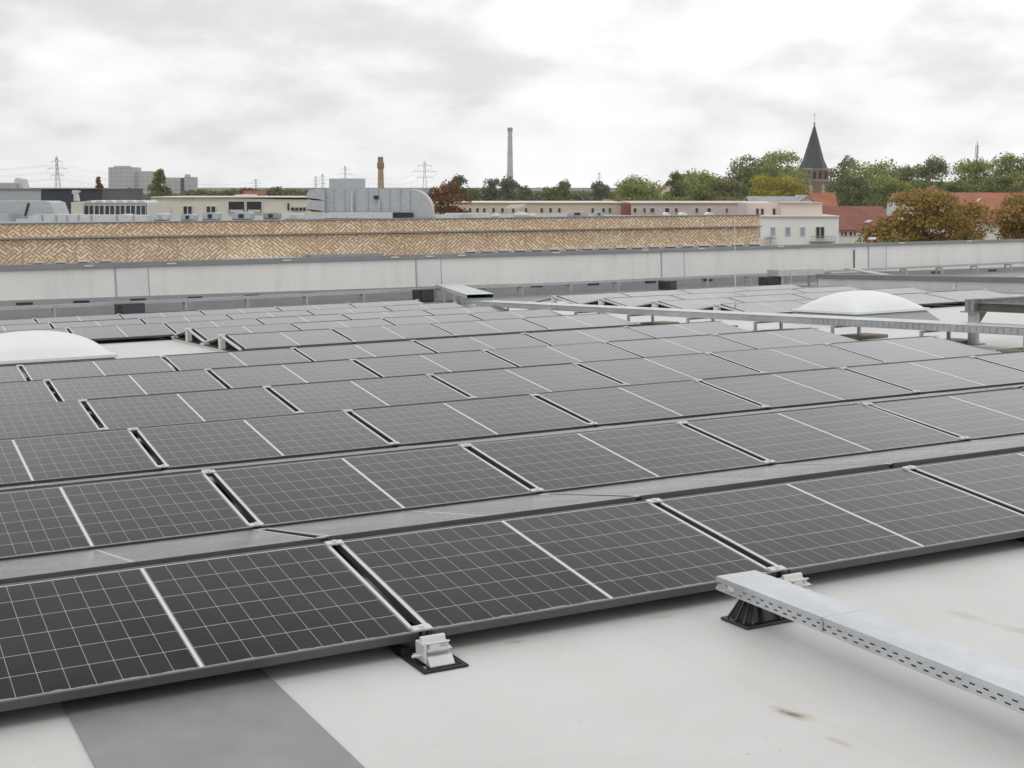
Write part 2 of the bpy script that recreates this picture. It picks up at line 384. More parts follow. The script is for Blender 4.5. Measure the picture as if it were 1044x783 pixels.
FR = [range(-2, 5), range(-2, 5), range(-2, 8), range(-2, 6), range(-2, 6), range(-2, 6)]
for k in range(6): row(k * P, FR[k], '%s row' % ORD[k], ridge_gap=.12 if k == 0 else .06)
BP = 2.265; BY = 16.5 - WD * CT
for n in range(5):
    row(BY + n * BP, range(2, 6) if n < 2 else range(-2, 6), '%s row' % ORD[6 + n] + '', ridge_gap=.035)
CX0 = 13.72; CY0 = 17.2 - WD * CT
for n in range(4):
    row(CY0 + n * BP, range(0, 4), '%s row at right' % ORD[n], ridge_gap=.035, x0=CX0)

# black rails added on the deck, widened so the slots look dark
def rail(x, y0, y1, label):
    o = on_roof(MB().box(x - .09, x + .09, y0, y1, .004, .04).build('slot_dark_rail', BLK, bevel=.004)); tag(o, label, 'rail', 'black rails added to darken the slots between panels')
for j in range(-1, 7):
    rail(j * L, .02, 14.1, 'black rail added on the deck to darken panel slot line %s of the near array' % ORD[j + 1].replace('front', 'first'))
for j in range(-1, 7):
    rail(j * L, 15.4 if j >= 2 else 20.0, 26.7, 'black rail added on the deck to darken panel slot line %s of the rear array' % ORD[j + 1].replace('front', 'first'))

# ridge supports at the open ends of the rows
def ridge_support(x, yr, label, sgn, group):
    r = empty('ridge_support', roof_at(x, yr + .03, 0))
    MB().box(-.045, .045, -.07, .07, .03, H0 + ST * WD - .045).build('post', POSTM, r, bevel=.008)
    MB().box(-.05, .05, -1.12, 1.12, .004, .03).build('base_rail', ALU, r)
    a = MB()
    for s in (-1, 1): a.bar((0, s * 1.10, H0 - .01), (0, s * .02, H0 + ST * WD - .02), .035, .03)
    a.build('sloping_edge', ALU, r)
    for s in (-1, 1): MB().box(-.06, .06, s * 1.1 - .05, s * 1.1 + .05, .03, H0 - .03).build('clamp', ALU, r, bevel=.006)
    MB().box(-.05, .05, -.06, .06, H0 + ST * WD - .03, H0 + ST * WD + .01).build('clamp', ALU, r, bevel=.006)
    tag(r, label, 'support', group)
for n in range(2):
    ridge_support(2 * L - .06, 16.5 + n * BP, 'pale triangular row end with stubby post, %s the white roof strip' % ('nearest to' if n == 0 else 'second back along'), -1, 'open triangular row ends by the roof dome')
for n in range(4):
    ridge_support(CX0 - .06, 17.2 + n * BP, 'triangular row end of the right-hand array behind the tray, %s from the viewer' % ORD[n].replace('front', 'first'), -1, 'open triangular row ends behind the cable tray')

# feet under the slots along the front edge
def mounting_foot(x, label):
    r = empty('mounting_foot', roof_at(x, -.065, 0))
    a = MB(); w, d = .095, .15
    a.box(-w, w, -d, -d + .022, .003, .010); a.box(-w, w, d - .022, d, .003, .010); a.box(-w, -w + .022, -d + .022, d - .022, .003, .010); a.box(w - .022, w, -d + .022, d - .022, .003, .010)
    a.box(-w + .022, w - .022, -.055, d - .022, .003, .009)
    a.bar((-w + .03, -d + .03, .0062), (-.03, -.06, .0062), .02, .006); a.bar((w - .03, -d + .03, .0062), (.03, -.06, .0062), .02, .006); a.bar((0, -d + .02, .0062), (0, -.05, .0062), .018, .005)
    a.build('rubber_pad', BLK, r)
    b = MB()
    prof = [(.03, .0102), (-.115, .0102), (-.115, .016), (-.088, .046), (-.060, .050), (-.060, .060), (-.090, .064), (-.094, .071), (-.060, .076), (-.060, .084), (-.075, .092), (-.070, .097), (-.048, .090), (-.030, .090), (-.026, .108), (-.012, .110), (-.008, .088), (.03, .086)]
    b.prism([Vector((-.052, y, z)) for y, z in prof], (.104, 0, 0)); b.build('block', ALU, r, bevel=.0015)
    MB().box(-.044, -.002, -.0945, -.0905, .0705, .094).build('clip_plate', ALU, r, bevel=.001)
    c = MB(); c.box(-.062, -.054, -.085, .01, .02, .092); c.box(-.075, -.062, -.03, .01, .03, .04); c.build('side_plate', ALU, r, bevel=.002)
    d_ = MB(); d_.tube((-.02, .02, .0905), (-.02, .02, .120), .009); d_.tube((.015, .02, .0905), (.015, .02, .120), .007); d_.build('bolt', BLKP, r)
    e_ = MB(); e_.tube((-.06, -.05, .045), (-.105, -.06, .05), .006); e_.build('screw', ALU, r)
    tag(r, label, 'mounting foot', 'silver feet holding the front edge')
mounting_foot(-L, 'silver mounting foot under the front edge past the left side of view')
mounting_foot(0, 'silver ribbed mounting foot on black perforated pad under the nearest slot')
mounting_foot(L, 'silver mounting foot half hidden behind the end of the steel tray')
mounting_foot(2 * L, 'silver mounting foot under the front edge past the right side of view')

# ------------------------------------------------------------------ steel cable tray in the foreground
def near_tray():
    r = empty('cable_tray', roof_at(1.365, -.23, .14, rz=R_(-2.3)))
    Ln, w, h = 6.0, .097, .062
    side = MB()
    for s in (-1, 1):
        xs = sorted((s * w, s * (w - .002)))
        for z0, z1 in ((0, .012), (.018, .030), (.036, .0575)): side.box(xs[0], xs[1], -Ln, 0, z0, z1)
        y = 0.0; q = 0
        for zz, off in (((.012, .018), .0), ((.030, .036), .03)):
            y = -off
            while y > -Ln:
                side.box(xs[0], xs[1], max(-Ln, y - .036), y, zz[0], zz[1]); y -= .062
    side.build('side_wall', GALV, r)
    MB().box(-w + .003, w - .003, -Ln, -.004, .0005, .0025).build('floor_sheet', GALV, r)
    for y0, y1 in ((-.72, .004), (-3.0, -.7225), (-Ln, -3.0025)):
        lid = MB(); lid.box(-w - .003, w + .003, y0, y1, .0595, .0615)
        for s in (-1, 1):
            xs = sorted((s * (w + .001), s * (w + .003))); lid.box(xs[0], xs[1], y0, y1, .044, .0594)
        lid.build('lid', GALV, r)
    cl = MB(); cl.box(-w - .006, -w - .0032, -.728, -.714, .006, .0605); cl.build('latch', TRAYM, r)
    MB().box(-w - .0045, -w - .0005, -.13, -.085, .020, .040).build('label_plate', plain('worn_label', (.50, .49, .45), .5), r)
    lip = MB()
    lip.box(-w, -w + .02, .0, .012, .0, .014); lip.box(-w - .003, w + .003, .0042, .006, .045, .0605); lip.build('end_lip', GALV, r)
    tag(r, 'galvanised steel cable tray with lid and slotted sides in the right foreground', 'cable tray')
    for y, lab in ((-.10, 'black ribbed plastic foot under the near end of the steel tray'), (-2.6, 'black ribbed plastic foot further along under the steel tray past the frame')):
        f = empty('tray_foot', roof_at(1.44 + .04 * y, -.20 + y, 0))
        a = MB()
        a.box(-.14, .14, -.095, .095, .003, .014)
        a.build('base_plate', BLKP, f, bevel=.003)
        b = MB()
        b.poly([(-.105, -.07, .0142), (.105, -.07, .0142), (.105, .07, .0142), (-.105, .07, .0142), (-.05, -.024, .137), (.055, -.024, .137), (.055, .024, .137), (-.05, .024, .137)], [(3, 2, 1, 0), (4, 5, 6, 7), (0, 1, 5, 4), (1, 2, 6, 5), (2, 3, 7, 6), (3, 0, 4, 7)])
        b.build('pedestal', BLKP, f, bevel=.003)
        c = MB()
        for xx in (-.10, -.045, .045, .10):
            c.bar((xx, -.084, .016), (xx * .55, -.030, .134), .009, .012)
        for yy in (-.055, 0, .055): c.bar((-.128, yy, .016), (-.056, yy * .4, .134), .012, .009)
        c.build('rib', BLKP, f)
        tag(f, lab, 'tray foot', 'black feet under the near tray')
near_tray()

# ------------------------------------------------------------------ roof domes
def roof_dome(x0, x1, y0, y1, zb, rise, label):
    cx, cy = (x0 + x1) / 2, (y0 + y1) / 2; r = empty('roof_dome', roof_at(cx, cy, 0)); hx, hy = (x1 - x0) / 2, (y1 - y0) / 2
    c = MB(); g = .14
    c.poly([(-hx - g, -hy - g, .006), (hx + g, -hy - g, .006), (hx + g, hy + g, .006), (-hx - g, hy + g, .006), (-hx + .04, -hy + .04, zb - .03), (hx - .04, -hy + .04, zb - .03), (hx - .04, hy - .04, zb - .03), (-hx + .04, hy - .04, zb - .03)], [(3, 2, 1, 0), (4, 5, 6, 7), (0, 1, 5, 4), (1, 2, 6, 5), (2, 3, 7, 6), (3, 0, 4, 7)])
    c.build('curb', UPST, r, bevel=.01)
    MB().box(-hx, hx, -hy, hy, zb - .028, zb + .02).build('flange', DOMEM, r, bevel=.008)
    n = 28; vs = []; fs = []
    for j in range(n + 1):
        for i in range(n + 1):
            a, b = 2 * i / n - 1, 2 * j / n - 1
            k = max(0, (1 - abs(a) ** 2.2) * (1 - abs(b) ** 2.2)) ** .62
            vs.append((a * (hx - .045), b * (hy - .045), zb + .0205 + rise * k))
    for j in range(n):
        for i in range(n): q = j * (n + 1) + i; fs.append((q, q + 1, q + n + 2, q + n + 1))
    MB().poly(vs, fs).build('acrylic_shell', DOMEM, r, smooth=True)
    tag(r, label, 'roof dome', 'white acrylic roof domes')
roof_dome(-.62, 1.47, 14.40, 16.40, .20, .33, 'white domed rooflight by the bare white strip at the left edge')
roof_dome(13.75, 15.45, 13.25, 15.0, .22, .32, 'white domed rooflight on flared grey curb behind the long cable tray')

# ------------------------------------------------------------------ the long cable tray across the roof and its supports
def tray_line(pts, w, z, h, legs, label, name='cable_tray', ribs=False, skip=()):
    r = empty(name, roof_at(*pts[0], 0))
    o0 = Vector((*pts[0], 0)); a = Vector((*pts[0], z)) - o0; b = Vector((*pts[1], z)) - o0
    ch = MB(); d = (b - a).normalized(); s = Vector((d.y, -d.x, 0))
    ch.bar(a, b, w, .006)
    ch.bar(a + s * (w / 2 - .004) + Vector((0, 0, h / 2)), b + s * (w / 2 - .004) + Vector((0, 0, h / 2)), .006, h - .008)
    ch.bar(a - s * (w / 2 - .004) + Vector((0, 0, h / 2)), b - s * (w / 2 - .004) + Vector((0, 0, h / 2)), .006, h - .008)
    ch.build('channel', TRAYM, r)
    LN = (b - a).length; k = 0; step = 3.0
    while k * step < LN:
        p, q = a + d * (k * step), a + d * min(LN, (k + 1) * step - .006)
        lid = MB(); lid.bar(p + Vector((0, 0, h)), q + Vector((0, 0, h)), w + .012, .005); lid.build('lid', GALV, r); k += 1
    if ribs:
        rb = MB(); t = 0
        while t < min(LN, 5.5):
            c = b - d * t
            for sg in (-1, 1): rb.bar(c + s * sg * (w / 2 + .004) + Vector((0, 0, .012)), c + s * sg * (w / 2 + .004) + Vector((0, 0, h - .01)), .02, .006)
            t += .11
        rb.build('side_ribs', TRAYM, r)
    for t in legs:
        c = a + d * t; lg = MB()
        for sg in (-1, 1): lg.box(-.02, .02, -.02, .02, .056, z - .005, Matrix.Translation((c.x + s.x * sg * (w / 2 + .04), c.y + s.y * sg * (w / 2 + .03), 0)))
        lg.bar(Vector((c.x, c.y, z - .025)) - s * (w / 2 + .008), Vector((c.x, c.y, z - .025)) + s * (w / 2 + .008), .03, .03)
        lg.build('leg_frame', TRAYM, r)
    tag(r, label, 'cable tray')
    return [(Vector((*pts[0], 0)) + d * t) for t in legs]
spots = tray_line([(10.78, 21.9), (12.12, 6.2)], .48, .23, .10, [.5 + 1.72 * i for i in range(9)], 'long grey cable tray on short legs crossing the roof to the right edge', ribs=True)
for i, c in enumerate(spots):
    for q in (0, 1):
        w = .29 if q == 0 else .30
        x = c.x + (-.24 if q == 0 else .36); ry = random.uniform(-.06, .06)
        o = on_roof(MB().box(-w, w, -.25, .25, .004, .053, Matrix.Translation((x, c.y + ry, 0)) @ Matrix.Rotation(random.uniform(-.08, .08), 4, 'Z')).build('paver_slab', PAVE, bevel=.006))
        tag(o, 'stained concrete slab under the %s legs of the long tray, %s pair from its far end' % ('near side' if q == 0 else 'far side', ORD[i].replace('front', 'first')), 'paver', 'slabs under the long tray')
bridge = tray_line([(13.55, 30.2), (11.0, 22.6)], .62, .36, .09, [.3, 3.0, 5.6, 7.4], 'wide grey lidded tray sloping in from the parapet above the black box', name='cable_tray')
wall_legs = [.6 + 1.62 * i for i in range(37)]
tray_line([(-14, 29.95), (47, 29.95)], .22, .30, .07, wall_legs, 'thin grey cable tray on posts running along the parapet foot')

# black connection boxes by the parapet
def black_box(x, y, w, h, d, label):
    r = empty('connection_box', roof_at(x, y, 0))
    MB().box(-w / 2, w / 2, 0, d, .03, h).build('housing', BLKP, r, bevel=.01)
    MB().box(-w / 2 + .11, w / 2 - .02, -.012, -.001, .05, h - .03).build('cover', plain('box_cover', (.045, .05, .058), .4, var=.1), r, bevel=.004)
    MB().box(-w / 2 - .02, w / 2 + .02, .05, d - .05, .008, .029).build('plinth', PAVE, r)
    tag(r, label, 'electrical box', 'black boxes along the parapet')
def roofxy(u, v, z=0.0):
    o = M_ROOF.translation; q = T.inverted().to_3x3() @ (at(u, v, 10) - Vector((0, 0, CAMZ)))
    t = (z - o.z) / q.z; return o + t * q
for (u0, u1, vb, h, lab) in ((116, 153, 320.5, .34, 'black electrical box by the parapet left of centre, above the left dome'), (421, 449, 308, .36, 'black electrical box beneath the sloping wide tray'), (672, 698, 296, .28, 'black electrical box by the parapet right of centre'), (880, 897, 281.5, .2, 'small black electrical box by the parapet near the right pilaster')):
    a, b = roofxy(u0, vb), roofxy(u1, vb); y = min((a.y + b.y) / 2, 29.2)
    k = (y + 4.877) / ((a.y + b.y) / 2 + 4.877)
    xc = -2.015 + ((a.x + b.x) / 2 + 2.015) * k
    black_box(xc, y, (b.x - a.x) * k * .95, h, .45, lab)

# grey box / tray cover by the parapet on the right, plank
r = empty('cover_box', roof_at(23.9, 27.6, 0, rz=R_(-12)))
MB().box(-.75, .75, -.4, .4, .34, .54).build('cover', TRAYM, r, bevel=.01)
for x in (-.6, .6):
    for y in (-.3, .3): MB().box(x - .03, x + .03, y - .03, y + .03, .01, .338).build('leg', TRAYM, r)
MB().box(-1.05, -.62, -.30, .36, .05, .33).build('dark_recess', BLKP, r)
tag(r, 'boxy grey cable cover on legs beside the parapet above the right dome', 'cable cover')
# low firewall curb on the right
FC = empty('firewall_curb', roof_at(23.9, 0, 0))
MB().box(-.14, .14, 6.0, 26.4, .006, .27).build('upstand', plain('curb_membrane', (.46, .465, .47), .5, var=.1, scale=1.2), FC)
MB().box(-.19, .19, 5.95, 26.45, .2705, .40).build('coping', plain('curb_coping', (.15, .155, .16), .55, var=.12), FC, bevel=.01)
for y in (13.5, 15.6, 18.2, 21.0): MB().box(-.17, -.1405, y - .03, y + .03, .05, .24).build('pale_tick', SILV, FC)  # pale upright ticks on the near side of the curb
tag(FC, 'low grey firewall curb with dark coping crossing the roof at right', 'curb')
# pale plank by the parapet
o = MB().bar((27.3, 29.2, .42), (26.6, 25.2, .10), .30, .04).build('plank', TRAYM); on_roof(o); tag(o, 'pale grey plank leaning from the parapet tray down to the roof at right', 'plank')

STEEL = make_galv('weathered_steel', (.24, .245, .245), .55, .3)
# steel column and beams at the right
r = empty('steel_frame', roof_at(12.32, 9.15, 0))
a = MB(); a.tube((0, 0, .014), (0, 0, .455), .078, n=24); a.build('column', plain('column_sleeve', (.44, .45, .455), .5, .1, var=.12, scale=6), r, smooth=False)
MB().box(-.13, .13, -.13, .13, .456, .472).build('cap_plate', STEEL, r)
MB().box(-.12, .12, -.12, .12, .004, .0135).build('base_plate', STEEL, r)
b = MB(); b.box(-.085, .085, -.008, .008, .4725, .64); b.box(-.085, -.072, -.085, .085, .4725, .64); b.box(.072, .085, -.085, .085, .4725, .64); b.build('stub', STEEL, r)
c = MB(); c.box(.0855, 9, -.075, .075, .628, .640); c.box(.0855, 9, -.075, .075, .474, .486); c.box(.0855, 9, -.005, .005, .4865, .6275); c.build('cross_beam', STEEL, r)
DKOLIVE = plain('dark_olive_steel', (.13, .12, .10), .6, var=.2, scale=4)  # darker olive tone for the lower beam, gusset and bolts
d = MB(); d.box(-.06, .06, -6, -.0855, .585, .595); d.box(-.06, .06, -6, -.0855, .475, .485); d.box(-.005, .005, -6, -.0855, .4855, .5845); d.build('long_beam', DKOLIVE, r)
e = MB(); e.prism([(.1, -.02, .30), (.1, -.02, .455), (.24, -.02, .455)], (0, .04, 0)); e.build('gusset', DKOLIVE, r)
e = MB()
for z in (.50, .61):
    for y in (-.05, .05): e.tube((.07, y, z), (.105, y, z), .012, n=6)
e.build('bolt', DKOLIVE, r)
tag(r, 'grey steel column carrying two beams by the long tray at the right edge', 'steel frame')

# lightning rod
r = empty('lightning_rod', roof_at(13.98, 17.05, 0))
MB().tube((0, 0, .31), (0, 0, 1.95), .011, .007, 6).build('rod', SILV, r)
MB().tube((0, 0, .01), (0, 0, .31), .016, n=8).build('foot', SILV, r)
tag(r, 'thin white lightning rod standing among the right-hand panels', 'lightning rod')

# ------------------------------------------------------------------ parapet wall
PZ = lambda x: 1.385 - .0062 * x           # top of coping
PC = lambda x: 1.24 - .0049 * x           # underside of coping
PB = lambda x: .51 - .0100 * x            # foot of the exposed concrete
def wall_band(x0, x1, y0, y1, zb, zt):
    m = MB(); xs = [x0, x1]
    vs = [(x, y, f(x)) for f in (zb, zt) for y in (y0, y1) for x in xs]
    return m.poly(vs, [(0, 2, 3, 1), (4, 5, 7, 6), (0, 1, 5, 4), (2, 6, 7, 3), (0, 4, 6, 2), (1, 3, 7, 5)])
PW_ = empty('parapet_wall', roof_at(0, 0, 0))
XA, XB = -18, 50
wall_band(XA, XB, 31, 31.35, lambda x: -12, PC).build('concrete_panel', CONC, PW_)
wall_band(XA, XB, 30.93, 30.997, lambda x: 0.009, PB).build('upstand', UPST, PW_)
wall_band(XA, XB, 30.94, 31.45, lambda x: PC(x) + .002, PZ).build('coping', CAPM, PW_)
JOINT = plain('joint_seal', (.36, .355, .34), .8)
PIL = plain('pilaster_panel', (.67, .67, .66), .8, var=.06, scale=1.5)
def wx(u, v=270):                         # x on the wall plane for a photo column
    q = T.inverted().to_3x3() @ (at(u, v, 10) - Vector((0, 0, CAMZ))); o = M_ROOF.translation
    return (o + q * ((31 - o.y) / q.y)).x
for u0, u1 in ((118, 150), (425, 449), (675, 697), (886, 903), (1120, 1135)):
    a, b = wx(u0), wx(u1)
    wall_band(a, b, 30.985, 30.9985, lambda x: PB(x) + .003, lambda x: PC(x) - .003).build('pilaster', PIL, PW_)
    wall_band(a - .05, a - .02, 30.984, 30.9985, lambda x: PB(x) + .003, lambda x: PC(x) - .003).build('joint', JOINT, PW_)
    wall_band(b + .005, b + .022, 30.984, 30.9985, lambda x: PB(x) + .003, lambda x: PC(x) - .003).build('joint', JOINT, PW_)
a = wx(870, 262); wall_band(a, a + .05, 30.985, 30.9985, lambda x: PB(x) + .1, lambda x: PC(x) - .12).build('joint', BLKP, PW_)
for i, u in enumerate((90, 174, 292, 402, 437, 470, 566, 657, 714, 795, 918, 987)):
    a = wx(u, 265); wall_band(a - .12, a + .12, 30.925, 30.938, lambda x: PC(x) + .05, lambda x: PC(x) + .09).build('coping_clip', SILV, PW_)
for i, u in enumerate(list(range(24, 1044, 58))):
    a = wx(u, 300); wall_band(a - .2, a + .2, 30.915, 30.929, lambda x: PB(x) - .12, lambda x: PB(x) - .06).build('vent_slot', BLKP, PW_)
tag(PW_, 'long pale concrete parapet wall with dark grey metal coping', 'wall')
o = MB().tube((0, 0, 0), (0, 0, .10), .02, n=8)
r = empty('roof_camera', roof_at(wx(892, 246), 31.15, PZ(wx(892, 246))))
o.build('stem', TRAYM, r); MB().box(-.12, .12, -.08, .08, .1005, .19).build('housing', DOMEM, r, bevel=.02)
tag(r, 'small white camera housing on top of the parapet coping at right', 'camera')

# ================================================================== the town beyond the parapet (plumb world frame)
def px(mb, poly, Y, depth): return mb.prism([at(u, v, Y) for u, v in poly], (0, depth, 0))
def pbox(mb, u0, u1, v0, v1, Y, depth): return px(mb, [(u0, v0), (u1, v0), (u1, v1), (u0, v1)], Y, depth)
def thing(name, u, Y, label, cat, group=None, z=0.0, vr=200):
    p = at(u, vr, Y); r = empty(name, Matrix.Translation((p.x, Y, z))); tag(r, label, cat, group); return r
def part(mb, name, m, root, **k):
    o = mb.build(name, m, None, **k); o.parent = root; o.matrix_parent_inverse = Matrix.Translation(-root.location); return o
def sub(mb, name, m, par, root, **k):
    o = mb.build(name, m, None, **k); o.parent = par; o.matrix_parent_inverse = Matrix.Identity(4); return o
GLASS = plain('window_glass', (.05, .06, .075), .12, var=.3, scale=.4)
GLASSB = plain('pale_blind_glass', (.30, .36, .46), .25, var=.15, scale=.5)
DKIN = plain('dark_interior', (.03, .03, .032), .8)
WFR = plain('window_frame', (.62, .62, .60), .6, var=.05)
CREAM = plain('cream_render', (.68, .64, .56), .85, var=.08, scale=.3)
CREAM2 = plain('pale_cream_render', (.68, .65, .58), .85, var=.06, scale=.25)
SAND = plain('sand_render', (.60, .51, .38), .85, var=.06, scale=.2)
PINK = plain('dusty_pink_render', (.56, .455, .42), .85, var=.06, scale=.2)
PINKL = plain('pale_pink_render', (.65, .56, .515), .85, var=.06, scale=.2)
WHITE = plain('white_render', (.78, .77, .74), .8, var=.04, scale=.25)
ROOFG = plain('grey_roofing', (.30, .305, .31), .7, var=.2, scale=.4)
DUCT = make_galv('duct_steel', (.42, .435, .45), .45, .35)
DUCTL = make_galv('pale_duct_steel', (.56, .575, .585), .45, .3)
NAVY = plain('navy_cladding', (.035, .04, .052), .5, var=.12, scale=.5)
TILE_O = make_tiles('orange_roof_tiles', (.33, .125, .07)); TILE_B = make_tiles('brown_roof_tiles', (.22, .085, .062))
SLATE = plain('spire_slate', (.045, .048, .055), .6, var=.2, scale=.8)
BRICKD = plain('church_brick', (.23, .15, .12), .9, var=.2, scale=.6)
CHIMB = plain('yellow_brick', (.38, .28, .18), .9, var=.2, scale=.6)
CONCF = plain('far_concrete', (.44, .44, .43), .9, var=.1, scale=.05)
LATT = plain('pylon_steel', (.27, .29, .30), .6, var=.1, scale=.1)

def window(root, u0, u1, v0, v1, Y, pane=GLASS, frame=WFR, mull=0):
    fw = min(.8, (u1 - u0) * .13)
    f = MB(); pbox(f, u0 - fw, u1 + fw, v0 - fw, v0, Y - .12, .11); pbox(f, u0 - fw, u1 + fw, v1, v1 + fw, Y - .14, .13); pbox(f, u0 - fw, u0, v0, v1, Y - .12, .11); pbox(f, u1, u1 + fw, v0, v1, Y - .12, .11)
    for k in range(mull):
        uu = u0 + (u1 - u0) * (k + 1) / (mull + 1); pbox(f, uu - fw / 2, uu + fw / 2, v0, v1, Y - .10, .03)
    fo = part(f, 'window', frame, root)
    p = MB(); pbox(p, u0, u1, v0, v1, Y - .06, .05)
    po = p.build('pane', pane, None); po.parent = fo; po.matrix_parent_inverse = Matrix.Identity(4)
    return fo

# ---- brick building across the street: front parallel to the parapet
ax = (T.to_3x3() @ Vector((1, 0, 0))); ang = math.atan2(ax.y, ax.x)
ex = Vector((math.cos(ang), math.sin(ang), 0)); en = Vector((-math.sin(ang), math.cos(ang), 0))
DB = 72.0
def fac(u, v, D=DB):
    r, up, f = W_AX; d = ((u - 522) / F) * r - ((v - 391.5) / F) * up + f
    return Vector((0, 0, CAMZ)) + d * (D / d.dot(en))
p0 = fac(-160, 232); p1 = fac(775.5, 219); zt = (fac(0, 229.5).z + p1.z) / 2
BM = Matrix.Translation((p0.x, p0.y, 0)) @ Matrix.Rotation(ang, 4, 'Z'); LB = (p1 - p0).dot(ex)
bb = empty('brick_building', BM); tag(bb, 'long flat-roofed building faced in tan herringbone brick behind the parapet', 'building')
zl = (fac(0, 245.5).z + fac(775, 231.5).z) / 2
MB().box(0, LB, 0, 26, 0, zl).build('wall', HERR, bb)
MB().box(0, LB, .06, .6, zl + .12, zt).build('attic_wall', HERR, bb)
MB().box(0, LB, .62, 26, zl + .001, zt - .30).build('roof', ROOFG, bb)
MB().box(-.05, LB + .05, -.16, .5, zl + .03, zl + .118).build('ledge', plain('ledge_metal', (.30, .27, .24), .6, var=.25, scale=1.5), bb)
MB().box(-.05, LB + .05, 0, .7, zt + .002, zt + .055).build('coping', CAPM, bb)
x = 5.3
while x < LB - 3:
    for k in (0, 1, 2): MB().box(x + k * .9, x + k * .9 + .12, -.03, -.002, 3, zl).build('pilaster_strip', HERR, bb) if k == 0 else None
    x += 9.6
def bx_of(u): return (fac(u, 265) - p0).dot(ex)
for u in list(range(33, 120, 23)) + list(range(474, 775, 17)):
    z = fac(u + 6, 266.5 - (u / 775) * 19.5).z - .13
    a = bx_of(u); b = bx_of(u + 11)
    h = MB().box(a, b, -.16, -.003, z, z + .10).build('shutter_box', WFR, bb)
    MB().box(a + .06, b - .06, -.06, -.004, z - 1.5, z - .002).build('window', GLASS, bb)
for (u0, u1, v) in ((224, 298, 262.5), (311, 383, 258.5)):
    z = fac((u0 + u1) / 2, v).z; MB().box(bx_of(u0), bx_of(u1), -1.2, -.005, z - .12, z).build('canopy', DUCTL if u0 < 300 else ROOFG, bb)
# plant on the brick building's roof: all stands at zr
zr = zt - .30
def rooft(u, D, name, label, cat, group=None):
    p = fac(u, 215, D); r = empty(name, Matrix.Translation((p.x, p.y, zr))); tag(r, label, cat, group); return r, p.y
# big grey air handling unit
r, Y = rooft(370, DB + 13, 'air_handling_unit', 'huge grey sheet-metal air handling unit with rounded end on the brick building', 'air handler')
part(pbox(MB(), 331, 418, 192.5, 216.5, Y, 3.0), 'casing', DUCT, r)
part(px(MB(), [(418.2, 192.8)] + [(418.2 + 22.5 * math.sin(a), 216 - 23.2 * math.cos(a)) for a in np.linspace(.05, 1.5, 12)] + [(441, 222), (418.2, 222)], Y + .1, 2.8), 'rounded_end', DUCT, r, )
part(pbox(MB(), 335.5, 368.5, 182, 192.3, Y + .3, 2.4), 'upper_casing', DUCT, r)
for k, (v0, v1) in enumerate(((192.5, 203), (204.5, 214.5))):
    part(px(MB(), [(330.8, v0), (330.8, v1 + 1.5), (325, v1), (311, v1 - 1.5), (315, v0 + 1)], Y - .4, 2.6), 'hood', DUCT, r)
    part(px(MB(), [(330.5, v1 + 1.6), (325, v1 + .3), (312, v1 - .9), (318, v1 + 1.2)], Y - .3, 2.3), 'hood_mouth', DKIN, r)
seam = MB()
for u in (340, 351, 362, 375, 386, 397, 408): pbox(seam, u, u + .5, 193, 216.4, Y - .06, .055)
part(seam, 'panel_seam', plain('seam', (.36, .38, .40), .6), r)
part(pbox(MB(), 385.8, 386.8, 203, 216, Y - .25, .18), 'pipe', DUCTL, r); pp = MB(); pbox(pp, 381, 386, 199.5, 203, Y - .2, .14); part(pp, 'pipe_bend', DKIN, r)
part(pbox(MB(), 358, 359.4, 196, 217, Y - .3, .2), 'pipe', DUCTL, r)
part(px(MB(), [(328, 221), (331, 217.5), (338, 216.6), (400, 216.6), (400, 222.5), (328, 222.5)], Y - .9, .6), 'lower_duct', DUCTL, r)
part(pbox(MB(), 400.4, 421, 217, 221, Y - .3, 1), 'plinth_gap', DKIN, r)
sl_ = MB(); pbox(sl_, 331, 441, 221, 224, Y, 3); part(sl_, 'skid', ROOFG, r)
# left-hand duct cluster
r, Y = rooft(30, DB + 9, 'duct_cluster', 'cluster of large pale ducts on the brick roof at the left edge', 'ducts')
part(px(MB(), [(-40, 205), (46, 205), (52, 207), (57, 222), (-40, 222)], Y, 2.5), 'duct', DUCT, r)
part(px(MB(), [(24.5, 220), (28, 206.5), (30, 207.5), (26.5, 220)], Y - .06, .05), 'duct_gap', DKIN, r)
part(px(MB(), [(-40, 218), (8, 218), (10, 226), (-40, 226)], Y - 1.5, 1.0), 'duct', DUCT, r)
part(px(MB(), [(25, 226), (30, 220.5), (36, 218.6), (150, 219.6), (150, 226)], Y - 1.6, 1.1), 'duct', DUCTL, r)
for u in (42, 56, 67, 79, 92, 118, 135): part(pbox(MB(), u, u + .7, 219, 225.4, Y - 1.72, .1), 'flange', DUCT, r)
